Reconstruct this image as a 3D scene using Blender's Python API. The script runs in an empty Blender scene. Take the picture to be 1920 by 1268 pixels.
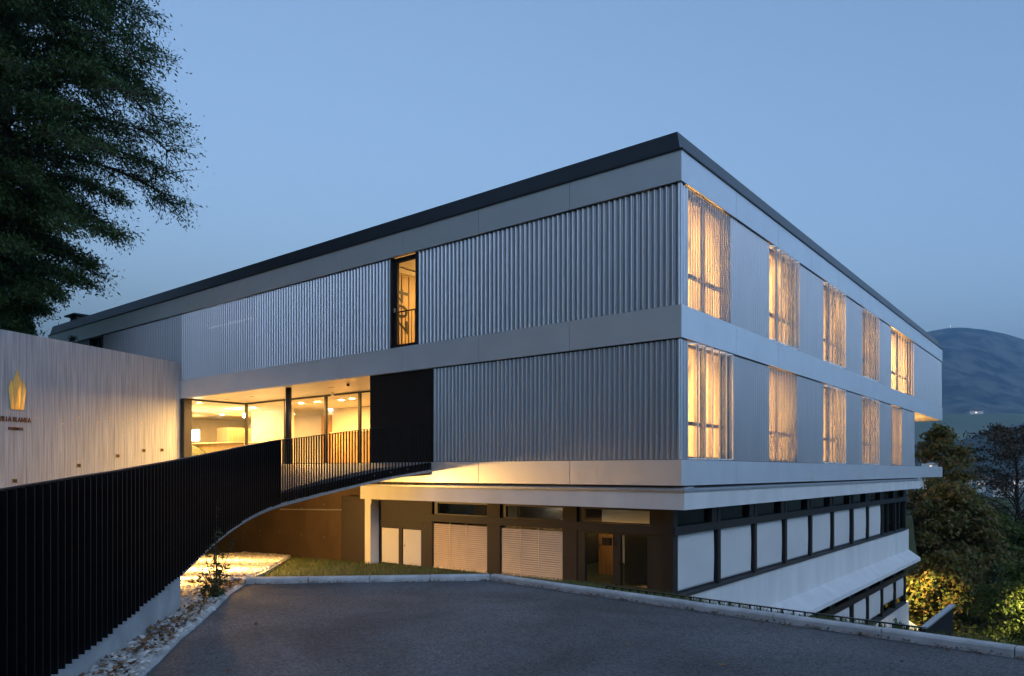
import bpy, math, random
import numpy as np
from mathutils import Vector, Matrix
R = math.radians
random.seed(7); rng = np.random.default_rng(11)
sc = bpy.context.scene
col = sc.collection
H = 1.7                                   # eye height above the asphalt (asphalt is z = 0)

# survey frame: (across, ahead) measured from the tripod -> world, world axes follow the building
EX, EY = 0.7815, 0.6238
def W(a, b):
    da, db = a - 3.59, b - 15.6
    return (0.7815*da - 0.6238*db, 0.6238*da + 0.7815*db)
def W3(a, b, z): x, y = W(a, b); return (x, y, z)

# ------------------------------------------------------------------ camera, sky, dusk fill, exposure
cam = bpy.data.cameras.new('camera'); cam_o = bpy.data.objects.new('camera', cam); col.objects.link(cam_o)
cx, cy = W(0, 0)
cam_o.location = (cx, cy, H); cam_o.rotation_euler = (R(90), 0, math.atan2(0.6238, 0.7815))
cam.sensor_width = 36; cam.lens = 1381/1920*36; cam.shift_y = 250/1920; cam.clip_start = 0.1; cam.clip_end = 20000
sc.camera = cam_o
world = bpy.data.worlds.new('World'); sc.world = world; world.use_nodes = True
wn = world.node_tree; bg = wn.nodes['Background']
sky = wn.nodes.new('ShaderNodeTexSky'); sky.sky_type = 'NISHITA'; sky.sun_disc = False
SUN_AZ, SUN_EL = 121, -3.3
sky.sun_elevation = R(SUN_EL); sky.sun_rotation = R(SUN_AZ); sky.ozone_density = 0.85; sky.air_density = 0.3; sky.dust_density = 2.0; sky.altitude = 0
wn.links.new(sky.outputs[0], bg.inputs[0]); bg.inputs[1].default_value = 0.15
glow_fill = bpy.data.lights.new('glow_fill', 'SUN'); glow_fill.energy = 0.012; glow_fill.angle = R(50); glow_fill.color = (0.86, 0.92, 1.0)  # added soft fill for the dusk glow; the sun itself has set
glow_fill_o = bpy.data.objects.new('glow_fill', glow_fill); col.objects.link(glow_fill_o)
sd = Vector((math.sin(R(SUN_AZ))*math.cos(R(30)), math.cos(R(SUN_AZ))*math.cos(R(30)), math.sin(R(30))))
glow_fill_o.rotation_euler = sd.to_track_quat('Z', 'Y').to_euler(); glow_fill_o.location = (30, 10, 60)
sc.view_settings.view_transform = 'Standard'; sc.view_settings.look = 'None'
sc.view_settings.exposure = 6.15;                          # a long dusk exposure
sc.view_settings.gamma = 1; sc.view_settings.use_curve_mapping = False
sc.cycles.use_denoising = True; sc.cycles.max_bounces = 8; sc.cycles.transparent_max_bounces = 16
sc.cycles.diffuse_bounces = 4; sc.cycles.glossy_bounces = 4; sc.cycles.volume_bounces = 0
sc.cycles.sample_clamp_indirect = 4.0; sc.cycles.caustics_reflective = False; sc.cycles.caustics_refractive = False
WARM = (1.0, 0.56, 0.16)
LK = 0.063                                # lamps follow the same long exposure

# ------------------------------------------------------------------ materials
MATS = {}
def nd(nt, t, **kw):
    n = nt.nodes.new(t)
    for k, v in kw.items(): setattr(n, k, v)
    return n
def mat(name, c=(.5,.5,.5), rough=.6, metal=0.0, var=0.12, scale=6.0, tight=.2, stretch=(1,1,1), bump=0.0, bscale=None, c2=None,
        island=0.0, spec=0.5, detail=6.0, dist=0.0):
    m = bpy.data.materials.new(name); m.use_nodes = True; nt = m.node_tree
    b = nt.nodes['Principled BSDF']
    b.inputs['Roughness'].default_value = rough; b.inputs['Metallic'].default_value = metal
    b.inputs['Specular IOR Level'].default_value = spec
    tc = nd(nt, 'ShaderNodeTexCoord'); mp = nd(nt, 'ShaderNodeMapping'); mp.inputs['Scale'].default_value = stretch
    nt.links.new(tc.outputs['Object'], mp.inputs[0])
    no = nd(nt, 'ShaderNodeTexNoise'); no.inputs['Scale'].default_value = scale; no.inputs['Detail'].default_value = detail
    no.inputs['Distortion'].default_value = dist
    nt.links.new(mp.outputs[0], no.inputs['Vector'])
    rp = nd(nt, 'ShaderNodeValToRGB')
    lo = tuple(max(0, v*(1-var)) for v in c); hi = c2 if c2 else tuple(min(1, v*(1+var)) for v in c)
    rp.color_ramp.elements[0].position = .5-tight; rp.color_ramp.elements[1].position = .5+tight
    rp.color_ramp.elements[0].color = (*lo, 1); rp.color_ramp.elements[1].color = (*hi, 1)
    nt.links.new(no.outputs[0], rp.inputs[0])
    out = rp.outputs[0]
    if island:
        g = nd(nt, 'ShaderNodeNewGeometry'); mr = nd(nt, 'ShaderNodeMapRange')
        mr.inputs[3].default_value = 1-island; mr.inputs[4].default_value = 1+island
        nt.links.new(g.outputs['Random Per Island'], mr.inputs[0])
        mx = nd(nt, 'ShaderNodeVectorMath', operation='SCALE')
        nt.links.new(out, mx.inputs[0]); nt.links.new(mr.outputs[0], mx.inputs['Scale']); out = mx.outputs[0]
    nt.links.new(out, b.inputs['Base Color'])
    if bump:
        n2 = nd(nt, 'ShaderNodeTexNoise'); n2.inputs['Scale'].default_value = bscale or scale*4; n2.inputs['Detail'].default_value = 5
        nt.links.new(mp.outputs[0], n2.inputs['Vector'])
        bp = nd(nt, 'ShaderNodeBump'); bp.inputs['Strength'].default_value = bump; bp.inputs['Distance'].default_value = .02
        nt.links.new(n2.outputs[0], bp.inputs['Height']); nt.links.new(bp.outputs[0], b.inputs['Normal'])
    MATS[name] = m
    return m
def emit(name, c, s):
    m = bpy.data.materials.new(name); m.use_nodes = True; nt = m.node_tree
    b = nt.nodes['Principled BSDF']; b.inputs['Base Color'].default_value = (.8,.8,.8,1)
    b.inputs['Emission Color'].default_value = (*c, 1); b.inputs['Emission Strength'].default_value = s*LK
    MATS[name] = m
def leafmat(name, cols, trans=0.25, rough=.55):
    m = bpy.data.materials.new(name); m.use_nodes = True; nt = m.node_tree; b = nt.nodes['Principled BSDF']
    b.inputs['Roughness'].default_value = rough; b.inputs['Specular IOR Level'].default_value = .3
    g = nd(nt, 'ShaderNodeNewGeometry'); rp = nd(nt, 'ShaderNodeValToRGB')
    e = rp.color_ramp.elements; e[0].color = (*cols[0],1); e[1].color = (*cols[-1],1)
    for i, c in enumerate(cols[1:-1]):
        q = e.new((i+1)/(len(cols)-1)); q.color = (*c,1)
    nt.links.new(g.outputs['Random Per Island'], rp.inputs[0]); nt.links.new(rp.outputs[0], b.inputs['Base Color'])
    tr = nd(nt, 'ShaderNodeBsdfTranslucent'); nt.links.new(rp.outputs[0], tr.inputs[0])
    mx = nd(nt, 'ShaderNodeMixShader'); mx.inputs[0].default_value = trans
    nt.links.new(b.outputs[0], mx.inputs[1]); nt.links.new(tr.outputs[0], mx.inputs[2])
    nt.links.new(mx.outputs[0], nt.nodes['Material Output'].inputs[0]); MATS[name] = m
def perfmat(name, c, fac, rough=.4, metal=.8, hole=0.0):
    m = bpy.data.materials.new(name); m.use_nodes = True; nt = m.node_tree; b = nt.nodes['Principled BSDF']
    b.inputs['Base Color'].default_value = (*c,1); b.inputs['Roughness'].default_value = rough; b.inputs['Metallic'].default_value = metal
    t = nd(nt, 'ShaderNodeBsdfTransparent'); mx = nd(nt, 'ShaderNodeMixShader'); mx.inputs[0].default_value = fac
    if hole:                                  # real punched pattern
        tc = nd(nt, 'ShaderNodeTexCoord'); vo = nd(nt, 'ShaderNodeTexVoronoi'); vo.inputs['Scale'].default_value = hole; vo.inputs['Randomness'].default_value = 0
        nt.links.new(tc.outputs['Object'], vo.inputs['Vector'])
        ls = nd(nt, 'ShaderNodeMath', operation='LESS_THAN'); ls.inputs[1].default_value = fac
        nt.links.new(vo.outputs['Distance'], ls.inputs[0]); nt.links.new(ls.outputs[0], mx.inputs[0])
    nt.links.new(b.outputs[0], mx.inputs[1]); nt.links.new(t.outputs[0], mx.inputs[2])
    nt.links.new(mx.outputs[0], nt.nodes['Material Output'].inputs[0]); MATS[name] = m
def glassmat(name, tint=(.9,.93,.92), ior=1.5, boost=1.0):
    m = bpy.data.materials.new(name); m.use_nodes = True; nt = m.node_tree
    t = nd(nt, 'ShaderNodeBsdfTransparent'); t.inputs[0].default_value = (*tint,1)
    g = nd(nt, 'ShaderNodeBsdfGlossy'); g.inputs['Roughness'].default_value = .02
    f = nd(nt, 'ShaderNodeLayerWeight'); f.inputs[0].default_value = .5
    p5 = nd(nt, 'ShaderNodeMath', operation='POWER'); p5.inputs[1].default_value = 4.5; nt.links.new(f.outputs['Facing'], p5.inputs[0])
    ma = nd(nt, 'ShaderNodeMath', operation='MULTIPLY_ADD'); ma.inputs[1].default_value = .85; ma.inputs[2].default_value = ((ior-1)/(ior+1))**2; nt.links.new(p5.outputs[0], ma.inputs[0])
    mx = nd(nt, 'ShaderNodeMixShader'); nt.links.new(ma.outputs[0], mx.inputs[0])
    nt.links.new(t.outputs[0], mx.inputs[1]); nt.links.new(g.outputs[0], mx.inputs[2])
    nt.links.new(mx.outputs[0], nt.nodes['Material Output'].inputs[0]); MATS[name] = m

mat('cladding', (.50,.515,.54), .36, .82, .04, 1.2, stretch=(1,1,.3))
mat('cladding_dark', (.27,.28,.30), .42, .80, .04, 1.2, stretch=(1,1,.3))
mat('band', (.86,.87,.885), .40, .64, .035, 1.2, bump=.015, bscale=60)
mat('roof_dark', (.022,.024,.028), .45, .2, .15, 3)
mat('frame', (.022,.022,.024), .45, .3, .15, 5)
mat('dark_wall', (.022,.017,.014), .65, .0, .15, 1.5, bump=.05, bscale=30)
mat('black_steel', (.010,.011,.013), .38, .6, .2, 8)
mat('concrete_board', (.385,.39,.40), .8, 0, .36, 1.6, stretch=(11,11,.35), bump=.45, bscale=16, tight=.25)
mat('concrete', (.46,.455,.44), .85, 0, .22, 2.2, bump=.2, bscale=45, detail=10)
mat('kerb_concrete', (.44,.44,.44), .8, 0, .22, 5, bump=.3, bscale=90, detail=10)
mat('slab_edge', (.40,.40,.40), .8, 0, .15, 12, bump=.2, bscale=60)
mat('white_render', (.66,.66,.65), .8, 0, .08, 1.6, stretch=(1,1,.25), bump=.12, bscale=80, detail=9)
mat('blind_white', (.62,.62,.61), .75, 0, .05, .8, stretch=(1,1,2.2), bump=.05, bscale=3)
mat('venetian', (.78,.62,.43), .5, .1, .06, 3)
mat('sill', (.045,.047,.052), .5, .3, .15, 4)
mat('upstand_lit_side', (.13,.135,.14), .42, .5, .1, 2)
mat('plaster', (.78,.74,.66), .8, 0, .04, 2)
mat('soffit', (.72,.69,.63), .38, .0, .03, 1.5)
mat('lobby_wall', (.70,.66,.58), .6, 0, .05, 1.5)
mat('wood', (.34,.20,.085), .45, 0, .3, 3, stretch=(8,8,.6))
mat('wood_pale', (.50,.37,.22), .5, 0, .2, 3, stretch=(8,8,.6))
mat('deck_paving', (.20,.19,.18), .6, 0, .18, 4, bump=.1)
mat('curtain', (.62,.56,.47), .9, 0, .15, 2, stretch=(6,6,.3))
mat('dark_furniture', (.02,.024,.02), .6, 0, .2, 3)
mat('brass', (.90,.56,.15), .36, .35, .06, 4)
mat('trim_brass', (.42,.36,.26), .4, .5, .1, 5)
mat('panel_brown', (.075,.050,.030), .6, .1, .22, 1.2, bump=.05, bscale=30)
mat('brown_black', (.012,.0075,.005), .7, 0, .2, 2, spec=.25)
mat('black_matt', (.009,.010,.012), .75, 0, .2, 8, spec=.2)
mat('bronze', (.10,.052,.02), .35, .9, .2, 9)
mat('asphalt', (.092,.094,.098), .85, 0, .35, 60, bump=.8, bscale=110, detail=4)
mat('gravel_stone', (.50,.48,.45), .85, 0, .2, 9, island=.4, bump=.2, bscale=40)
mat('gravel_base', (.20,.185,.165), .95, 0, .5, 16, bump=.8, bscale=30)
mat('soil', (.075,.062,.04), .95, 0, .45, 3, c2=(.06,.085,.025), bump=.5, bscale=20)
mat('bark', (.055,.042,.032), .9, 0, .35, 5, stretch=(4,4,.6), bump=.6, bscale=14)
mat('bark_dark', (.03,.025,.02), .9, 0, .35, 5, stretch=(4,4,.6))
mat('leaf_litter', (.17,.085,.035), .75, 0, .3, 6, island=.55)
mat('forest', (.016,.024,.014), .95, 0, .5, .06, c2=(.045,.055,.03), bump=.9, bscale=.12, detail=10)
mat('meadow', (.11,.13,.075), .95, 0, .2, .01)
mat('mountain', (.016,.024,.014), .95, 0, .6, .009, c2=(.10,.10,.075), bump=1, bscale=.03, detail=15, tight=.10, dist=1.2)
mat('roof_tile', (.12,.07,.05), .8, 0, .2, 1)
mat('house_wall', (.5,.47,.42), .8, 0, .05, 1)
mat('steel_dull', (.42,.44,.46), .45, .6, .08, 4)
mat('steel', (.55,.55,.55), .3, .9, .05, 5)
mat('lit_plaster', (.82,.78,.70), .7, 0, .03, 2)
leafmat('leaf_dark', [(.04,.085,.026),(.06,.12,.036),(.085,.135,.045),(.055,.09,.032)], .4)
leafmat('leaf_autumn', [(.12,.14,.036),(.17,.14,.038),(.20,.115,.042),(.13,.155,.042),(.095,.13,.036)], .4)
leafmat('leaf_brown', [(.07,.06,.035),(.10,.065,.04),(.055,.055,.03)])
leafmat('leaf_green', [(.06,.10,.026),(.09,.14,.034),(.12,.15,.036)], .4)
leafmat('needle', [(.022,.042,.022),(.035,.055,.024),(.045,.06,.024)])
leafmat('grass_blade', [(.045,.085,.018),(.07,.12,.028),(.10,.115,.04),(.13,.10,.045)])
leafmat('plant_leaf', [(.025,.05,.02),(.05,.09,.03),(.04,.06,.03)])
perfmat('perforated', (.38,.38,.38), .54, .45, .6)
perfmat('perforated_leaf', (.38,.37,.36), .68, .45, .5)
def sheermat(name, c):
    m = bpy.data.materials.new(name); m.use_nodes = True; nt = m.node_tree; b = nt.nodes['Principled BSDF']; b.inputs['Base Color'].default_value = (*c,1); b.inputs['Roughness'].default_value = .9
    tl = nd(nt, 'ShaderNodeBsdfTranslucent'); tl.inputs[0].default_value = (*c,1); tp = nd(nt, 'ShaderNodeBsdfTransparent')
    m1 = nd(nt, 'ShaderNodeMixShader'); m1.inputs[0].default_value = .6; nt.links.new(b.outputs[0], m1.inputs[1]); nt.links.new(tl.outputs[0], m1.inputs[2])
    m2 = nd(nt, 'ShaderNodeMixShader'); m2.inputs[0].default_value = .0; nt.links.new(m1.outputs[0], m2.inputs[1]); nt.links.new(tp.outputs[0], m2.inputs[2])
    nt.links.new(m2.outputs[0], nt.nodes['Material Output'].inputs[0]); MATS[name] = m
sheermat('curtain_sheer', (.80,.75,.65))
perfmat('perforated_fine', (.48,.49,.52), .10, .36, .82)
perfmat('expanded_mesh', (.06,.05,.045), .24, .5, .4, hole=24)
glassmat('glass', (.93,.94,.93)); glassmat('glass_dark', (.45,.48,.47), 1.7)
emit('lamp_warm', WARM, 14); emit('lamp_white', (1,.86,.62), 10); emit('sign_white', (1,.95,.85), 5); emit('window_lit', (1,.7,.38), .7); emit('led_cool', (.9,.92,1), .45)

# ------------------------------------------------------------------ mesh helpers
class MB:
    def __init__(s): s.v = []; s.f = []
    def box(s, x0, x1, y0, y1, z0, z1):
        n = len(s.v)
        s.v += [(x0,y0,z0),(x1,y0,z0),(x1,y1,z0),(x0,y1,z0),(x0,y0,z1),(x1,y0,z1),(x1,y1,z1),(x0,y1,z1)]
        s.f += [(n,n+3,n+2,n+1),(n+4,n+5,n+6,n+7),(n,n+1,n+5,n+4),(n+1,n+2,n+6,n+5),(n+2,n+3,n+7,n+6),(n+3,n,n+4,n+7)]
        return s
    def hexa(s, pts):                                     # 8 points, bottom ring then top ring
        n = len(s.v); s.v += [tuple(p) for p in pts]
        s.f += [(n,n+3,n+2,n+1),(n+4,n+5,n+6,n+7),(n,n+1,n+5,n+4),(n+1,n+2,n+6,n+5),(n+2,n+3,n+7,n+6),(n+3,n,n+4,n+7)]
        return s
    def prism(s, poly, z0, z1):                           # vertical prism, poly = [(x,y)]
        n = len(s.v); k = len(poly)
        z0s = z0 if isinstance(z0, (list,tuple)) else [z0]*k; z1s = z1 if isinstance(z1, (list,tuple)) else [z1]*k
        s.v += [(p[0],p[1],a) for p, a in zip(poly, z0s)] + [(p[0],p[1],a) for p, a in zip(poly, z1s)]
        s.f += [tuple(range(n+k-1, n-1, -1)), tuple(range(n+k, n+2*k))]
        s.f += [(n+i, n+(i+1)%k, n+k+(i+1)%k, n+k+i) for i in range(k)]
        return s
    def extrude(s, prof, p0, p1, ax, az=(0,0,1)):         # profile [(a,z)] swept from p0 to p1; a along ax
        n = len(s.v); k = len(prof); ax = Vector(ax); az = Vector(az)
        for p in (Vector(p0), Vector(p1)):
            for a, z in prof: s.v.append(tuple(p + ax*a + az*z))
        s.f += [tuple(range(n, n+k)), tuple(range(n+2*k-1, n+k-1, -1))]
        s.f += [(n+i, n+k+i, n+k+(i+1)%k, n+(i+1)%k) for i in range(k)]
        return s
    def tube(s, pts, rads, seg=6, cap=True):
        pts = [Vector(p) for p in pts]; n0 = len(s.v)
        if not isinstance(rads, (list,tuple)): rads = [rads]*len(pts)
        prev = None
        for i, p in enumerate(pts):
            d = (pts[min(i+1,len(pts)-1)] - pts[max(i-1,0)])
            if d.length < 1e-9: d = Vector((0,0,1))
            d.normalize()
            ref = prev if prev is not None else (Vector((1,0,0)) if abs(d.x) < .8 else Vector((0,1,0)))
            u = (ref - d*ref.dot(d)); 
            if u.length < 1e-6: u = Vector((0,1,0)) - d*d.y
            u.normalize(); w = d.cross(u); prev = u
            for k in range(seg):
                a = 2*math.pi*k/seg; s.v.append(tuple(p + (u*math.cos(a)+w*math.sin(a))*rads[i]))
        for i in range(len(pts)-1):
            for k in range(seg):
                a = n0+i*seg+k; b = n0+i*seg+(k+1)%seg
                s.f.append((a, b, b+seg, a+seg))
        if cap:
            s.f.append(tuple(range(n0+seg-1, n0-1, -1))); e = n0+(len(pts)-1)*seg; s.f.append(tuple(range(e, e+seg)))
        return s
    def disc(s, c, r, h, seg=16, axis='z'):
        c = Vector(c)
        d = {'z':Vector((0,0,1)),'x':Vector((1,0,0)),'y':Vector((0,1,0))}[axis] if isinstance(axis, str) else Vector(axis)
        return s.tube([c, c+d*h], [r, r], seg)
    def mesh(s, name, m):
        me = bpy.data.meshes.new(name); me.from_pydata(s.v, [], s.f); me.materials.append(MATS[m]); return me
    def build(s, name, m, parent=None, smooth=False):
        return link(name, s.mesh(name, m), parent, smooth)
def link(name, me, parent=None, smooth=False):
    o = bpy.data.objects.new(name, me); col.objects.link(o)
    if parent is not None: o.parent = parent
    if smooth: me.polygons.foreach_set('use_smooth', [True]*len(me.polygons))
    return o
def B(*a): return MB().box(*a)
def npmesh(name, verts, quads, m):
    me = bpy.data.meshes.new(name); nv, nq = len(verts), len(quads); k = quads.shape[1]
    me.vertices.add(nv); me.vertices.foreach_set('co', np.ascontiguousarray(verts, dtype=np.float32).ravel())
    me.loops.add(nq*k); me.loops.foreach_set('vertex_index', quads.astype(np.int32).ravel())
    me.polygons.add(nq); me.polygons.foreach_set('loop_start', np.arange(nq, dtype=np.int32)*k)
    me.update(calc_edges=True); me.validate(); me.materials.append(MATS[m]); return me
def tag(o, label=None, cat=None, group=None, kind=None):
    if label: o['label'] = label
    if cat: o['category'] = cat
    if group: o['group'] = group
    if kind: o['kind'] = kind
    return o
def thing(name, label, cat, loc=(0,0,0), group=None):
    o = bpy.data.objects.new(name, None); col.objects.link(o); o.location = loc; o.empty_display_size = .2
    return tag(o, label, cat, group)
def light(name, kind, loc, energy, color=WARM, size=.5, size_y=None, rot=(0,0,0), radius=.05, parent=None, spread=None):
    l = bpy.data.lights.new(name, kind); l.energy = energy*LK; l.color = color
    if kind == 'AREA':
        l.size = size
        if size_y: l.shape = 'RECTANGLE'; l.size_y = size_y
        if spread: l.spread = spread
    else: l.shadow_soft_size = radius
    o = bpy.data.objects.new(name, l); col.objects.link(o); o.location = loc; o.rotation_euler = rot
    if parent is not None: o.parent = parent
    return o
def ss(x, a, b):
    t = np.clip((x-a)/(b-a), 0, 1); return t*t*(3-2*t)

# ------------------------------------------------------------------ terrain, road, kerb
KB = np.array((-.34, 11.45)); N1 = np.array((-.095, .995)); N2 = np.array((.694, .72))
EDGE = [(-2.2,1.5),(-2.55,3.6),(-2.86,5.0),(-3.055,6.11),(-3.134,6.54),(-3.34,7.43),(-3.47,8.18),(-3.67,9.17),(-3.89,10.21),(-4.01,11.1)]
def pnoise(x, y, s=1.0, seed=0):
    v = 0; a = 1.0
    for o in range(5):
        f = s*2**o
        v = v + a*np.sin(x*f+1.7*o+seed+1.3*np.sin(y*f*.7+seed))*np.cos(y*f*1.1+2.3*o+seed*.5+1.1*np.sin(x*f*.6))
        a *= .52
    return v
def terrain(a, b):                                        # relative to eye height
    a = np.asarray(a, float); b = np.asarray(b, float)
    da, db = a-3.59, b-15.6
    x = .7815*da-.6238*db; v = .6238*da+.7815*db; u = -x
    dk = np.maximum((a-KB[0])*N1[0]+(b-KB[1])*N1[1], (a-KB[0])*N2[0]+(b-KB[1])*N2[1])
    zb = -2.70 - .03*np.clip(u-8, 0, 12)
    d_b = np.maximum(.35-v, 0)
    t = np.where(dk > 0, dk/(dk+d_b+1e-6), 0)
    z = -1.66 + (zb+1.66)*np.clip(t, 0, 1)
    z = np.where(dk <= 0, -1.74, z)
    drop = np.maximum(.55*np.maximum(0, v+.4)*ss(x, -1.5, -.5), .42*np.maximum(0, v+4.2)*ss(x, .3, 3))
    z = z - (drop + .28*np.maximum(0, x-7)*ss(v, -8, 0))*ss(dk, .1, 1.6)
    z = np.maximum(z, -11.5-.02*np.maximum(0, x))
    far = ss(np.hypot(a, b), 90, 260)
    z = z*(1-far) + far*(-18.0)
    # rising ground on the left and behind, partly unseen and shaped to darken reflections
    wl = (-12.97-.342*(28.8-b)) - a                      # metres to the left of the concrete wall line
    up = np.maximum(wl-.6, 0)
    z = np.where(up > 0, np.maximum(z, 0) + 1.3*ss(up, 0, 3) + .33*np.minimum(up, 500)*(1-ss(b, 6, 26)), z)
    lf = np.maximum(-a-.80*np.maximum(b, 0)-18, 0)        # unseen steep slope added on the left to darken the facade's reflections
    z = z + .60*np.minimum(lf, 500)
    bk = np.maximum(-b-16, 0)
    z = np.maximum(z, np.where(bk > 0, -1.8+.32*np.minimum(bk, 600)*(1-.75*ss(a, 30, 200)), -99))
    return z
def nonuni(lo, hi, mid_lo, mid_hi, step, grow=1.16):
    c = list(np.arange(mid_lo, mid_hi+step/2, step)); s = step; x = mid_hi
    while x < hi: s *= grow; x += s; c.append(min(x, hi))
    s = step; x = mid_lo; left = []
    while x > lo: s *= grow; x -= s; left.append(max(x, lo))
    return np.array(left[::-1]+c)
def grid(name, As, Bs, zf, m, parent=None):
    A, Bb = np.meshgrid(As, Bs); Z = zf(A, Bb)+H
    da, db = A-3.59, Bb-15.6
    V = np.stack([.7815*da-.6238*db, .6238*da+.7815*db, Z], -1).reshape(-1, 3)
    n, k = len(As), len(Bs); i = np.arange((k-1)*n).reshape(k-1, n)[:, :-1].ravel()
    me = npmesh(name, V, np.stack([i, i+1, i+n+1, i+n], 1), m); me.polygons.foreach_set('use_smooth', [True]*len(me.polygons))
    return link(name, me, parent)
ter = grid('terrain', nonuni(-1400, 4600, -12, 20, .5), nonuni(-900, 4800, 2, 34, .5), lambda a, b: terrain(a, b)-.02, 'soil'); tag(ter, kind='structure')
# asphalt sheet
ap = [W(*p) for p in EDGE] + [W(-4.0,11.1), W(*KB)] + [W(4.607,6.68), W(9.5,1.96), W(22,-10), W(10,-15.5), W(-1.2,-15.5)]
road = MB(); road.v = [(x, y, 0.0) for x, y in ap]; road.f = [tuple(range(len(ap)-1, -1, -1))]
road = tag(road.build('road', 'asphalt'), kind='structure')
nt = MATS['asphalt'].node_tree                               # large patches and worn streaks on top of the fine grain
def asphalt_patches():
    b = nt.nodes['Principled BSDF']; src = b.inputs['Base Color'].links[0].from_socket
    tc = nd(nt, 'ShaderNodeTexCoord'); n1 = nd(nt, 'ShaderNodeTexNoise'); n1.inputs['Scale'].default_value = .55; n1.inputs['Detail'].default_value = 9; n1.inputs['Distortion'].default_value = .6
    nt.links.new(tc.outputs['Object'], n1.inputs['Vector'])
    mr = nd(nt, 'ShaderNodeMapRange'); mr.inputs[1].default_value = .3; mr.inputs[2].default_value = .7; mr.inputs[3].default_value = .58; mr.inputs[4].default_value = 1.55
    nt.links.new(n1.outputs[0], mr.inputs[0])
    vo = nd(nt, 'ShaderNodeTexVoronoi'); vo.inputs['Scale'].default_value = 48; nt.links.new(tc.outputs['Object'], vo.inputs['Vector'])
    m2 = nd(nt, 'ShaderNodeMapRange'); m2.inputs[3].default_value = .5; m2.inputs[4].default_value = 1.65; nt.links.new(vo.outputs['Color'], m2.inputs[0])
    mm = nd(nt, 'ShaderNodeMath', operation='MULTIPLY'); nt.links.new(mr.outputs[0], mm.inputs[0]); nt.links.new(m2.outputs[0], mm.inputs[1])
    s = nd(nt, 'ShaderNodeVectorMath', operation='SCALE'); nt.links.new(src, s.inputs[0]); nt.links.new(mm.outputs[0], s.inputs['Scale'])
    nt.links.new(s.outputs[0], b.inputs['Base Color'])
asphalt_patches()

def kerb_run(parent, p0, p1, n, h0=.095):
    p0 = Vector((*W(*p0), 0)); p1 = Vector((*W(*p1), 0)); d = (p1-p0); L = d.length/n; d.normalize()
    nrm = Vector((-d.y, d.x, 0))
    if nrm.dot(Vector((cx, cy, 0))-p0) > 0: nrm = -nrm       # away from the road
    prof = [(0,-.06),(0,h0-.025),(.012,h0-.006),(.028,h0),(.12,h0),(.12,-.06)]
    me = MB().extrude(prof, (0,0,0), (L-.009,0,0), (0,1,0)).mesh('kerb_stone', 'kerb_concrete')
    ang = math.atan2(d.y, d.x); flip = nrm.dot(Vector((-math.sin(ang), math.cos(ang), 0))) < 0
    for i in range(n):
        o = link('kerb_stone', me, parent)
        q = p0 + d*(i*L); a = ang
        if flip: q = p0 + d*((i+1)*L); a = ang+math.pi
        o.location = (q.x, q.y, random.uniform(-.004, .004)); o.rotation_euler = (random.uniform(-.006,.006), 0, a+random.uniform(-.004,.004))
kerb = bpy.data.objects.new('kerb', None); col.objects.link(kerb); tag(kerb, kind='structure')
kerb_run(kerb, (-4.01,11.1), (-.34,11.45), 4)
kerb_run(kerb, (-.34,11.45), (9.5,1.96), 12)
# flush edging between gravel and asphalt, and between gravel and lawn
def strip(pts, w, z0, h, name, m, parent=None, zf=None):
    P = [Vector((*W(*p), 0)) for p in pts]; mb = MB(); ring = []
    for i, p in enumerate(P):
        d = (P[min(i+1,len(P)-1)]-P[max(i-1,0)]).normalized(); n = Vector((-d.y, d.x, 0))
        z = zf(*pts[i])+H if zf else z0
        ring.append((p, p+n*w, z))
    for i in range(len(ring)-1):
        (a, b, za), (c, d_, zc) = ring[i], ring[i+1]
        mb.hexa([(*a.xy,za-.08),(*c.xy,zc-.08),(*d_.xy,zc-.08),(*b.xy,za-.08),(*a.xy,za+h),(*c.xy,zc+h),(*d_.xy,zc+h),(*b.xy,za+h)])
    return mb.build(name, m, parent)
edging = tag(strip(EDGE, .09, 0, .012, 'edging', 'kerb_concrete'), kind='structure')
LAWN_EDGE = [(-4.02,11.2),(-4.75,14.0),(-5.6,17.5),(-6.6,21.5),(-7.35,24.6)]
tag(strip(LAWN_EDGE, .06, 0, .035, 'lawn_edging', 'kerb_concrete', zf=lambda a, b: float(terrain(a, b))), kind='structure')

# ------------------------------------------------------------------ the ramp path (across, ahead, rail top, fin bottom; heights from eye level)
RAIL = np.array([(-2.78,.6,-.44,-1.75),(-3.05,2.4,-.30,-1.66),(-3.30,4.1,-.17,-1.585),(-3.431,5.03,-.102,-1.55),(-3.512,5.556,-.068,-1.522),(-3.574,5.946,-.042,-1.50),
 (-3.694,6.712,.004,-1.435),(-3.842,7.579,.062,-1.355),(-4.087,9.031,.160,-1.215),(-4.353,10.734,.292,-.985),(-4.545,12.307,.424,-.815),(-4.604,13.384,.524,-.71),
 (-4.589,14.371,.620,-.632),(-4.483,15.478,.716,-.562),(-4.292,16.466,.823,-.475),(-3.942,17.559,.960,-.355),(-3.485,18.51,1.085,-.215),(-2.941,19.339,1.183,-.085),(-2.226,20.20,1.273,.058)])
seg = np.r_[0, np.cumsum(np.hypot(np.diff(RAIL[:,0]), np.diff(RAIL[:,1])))]
def catmull(tab, n):
    out = []; T = np.linspace(0, seg[-1], n)
    for t in T:
        i = min(max(np.searchsorted(seg, t)-1, 0), len(seg)-2); f = (t-seg[i])/(seg[i+1]-seg[i])
        p0, p1, p2, p3 = tab[max(i-1,0)], tab[i], tab[i+1], tab[min(i+2,len(tab)-1)]
        out.append(.5*((2*p1)+(-p0+p2)*f+(2*p0-5*p1+4*p2-p3)*f*f+(-p0+3*p1-3*p2+p3)*f**3))
    return np.array(out)
path = catmull(RAIL, 400)
plen = np.r_[0, np.cumsum(np.hypot(np.diff(path[:,0]), np.diff(path[:,1])))]
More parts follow.
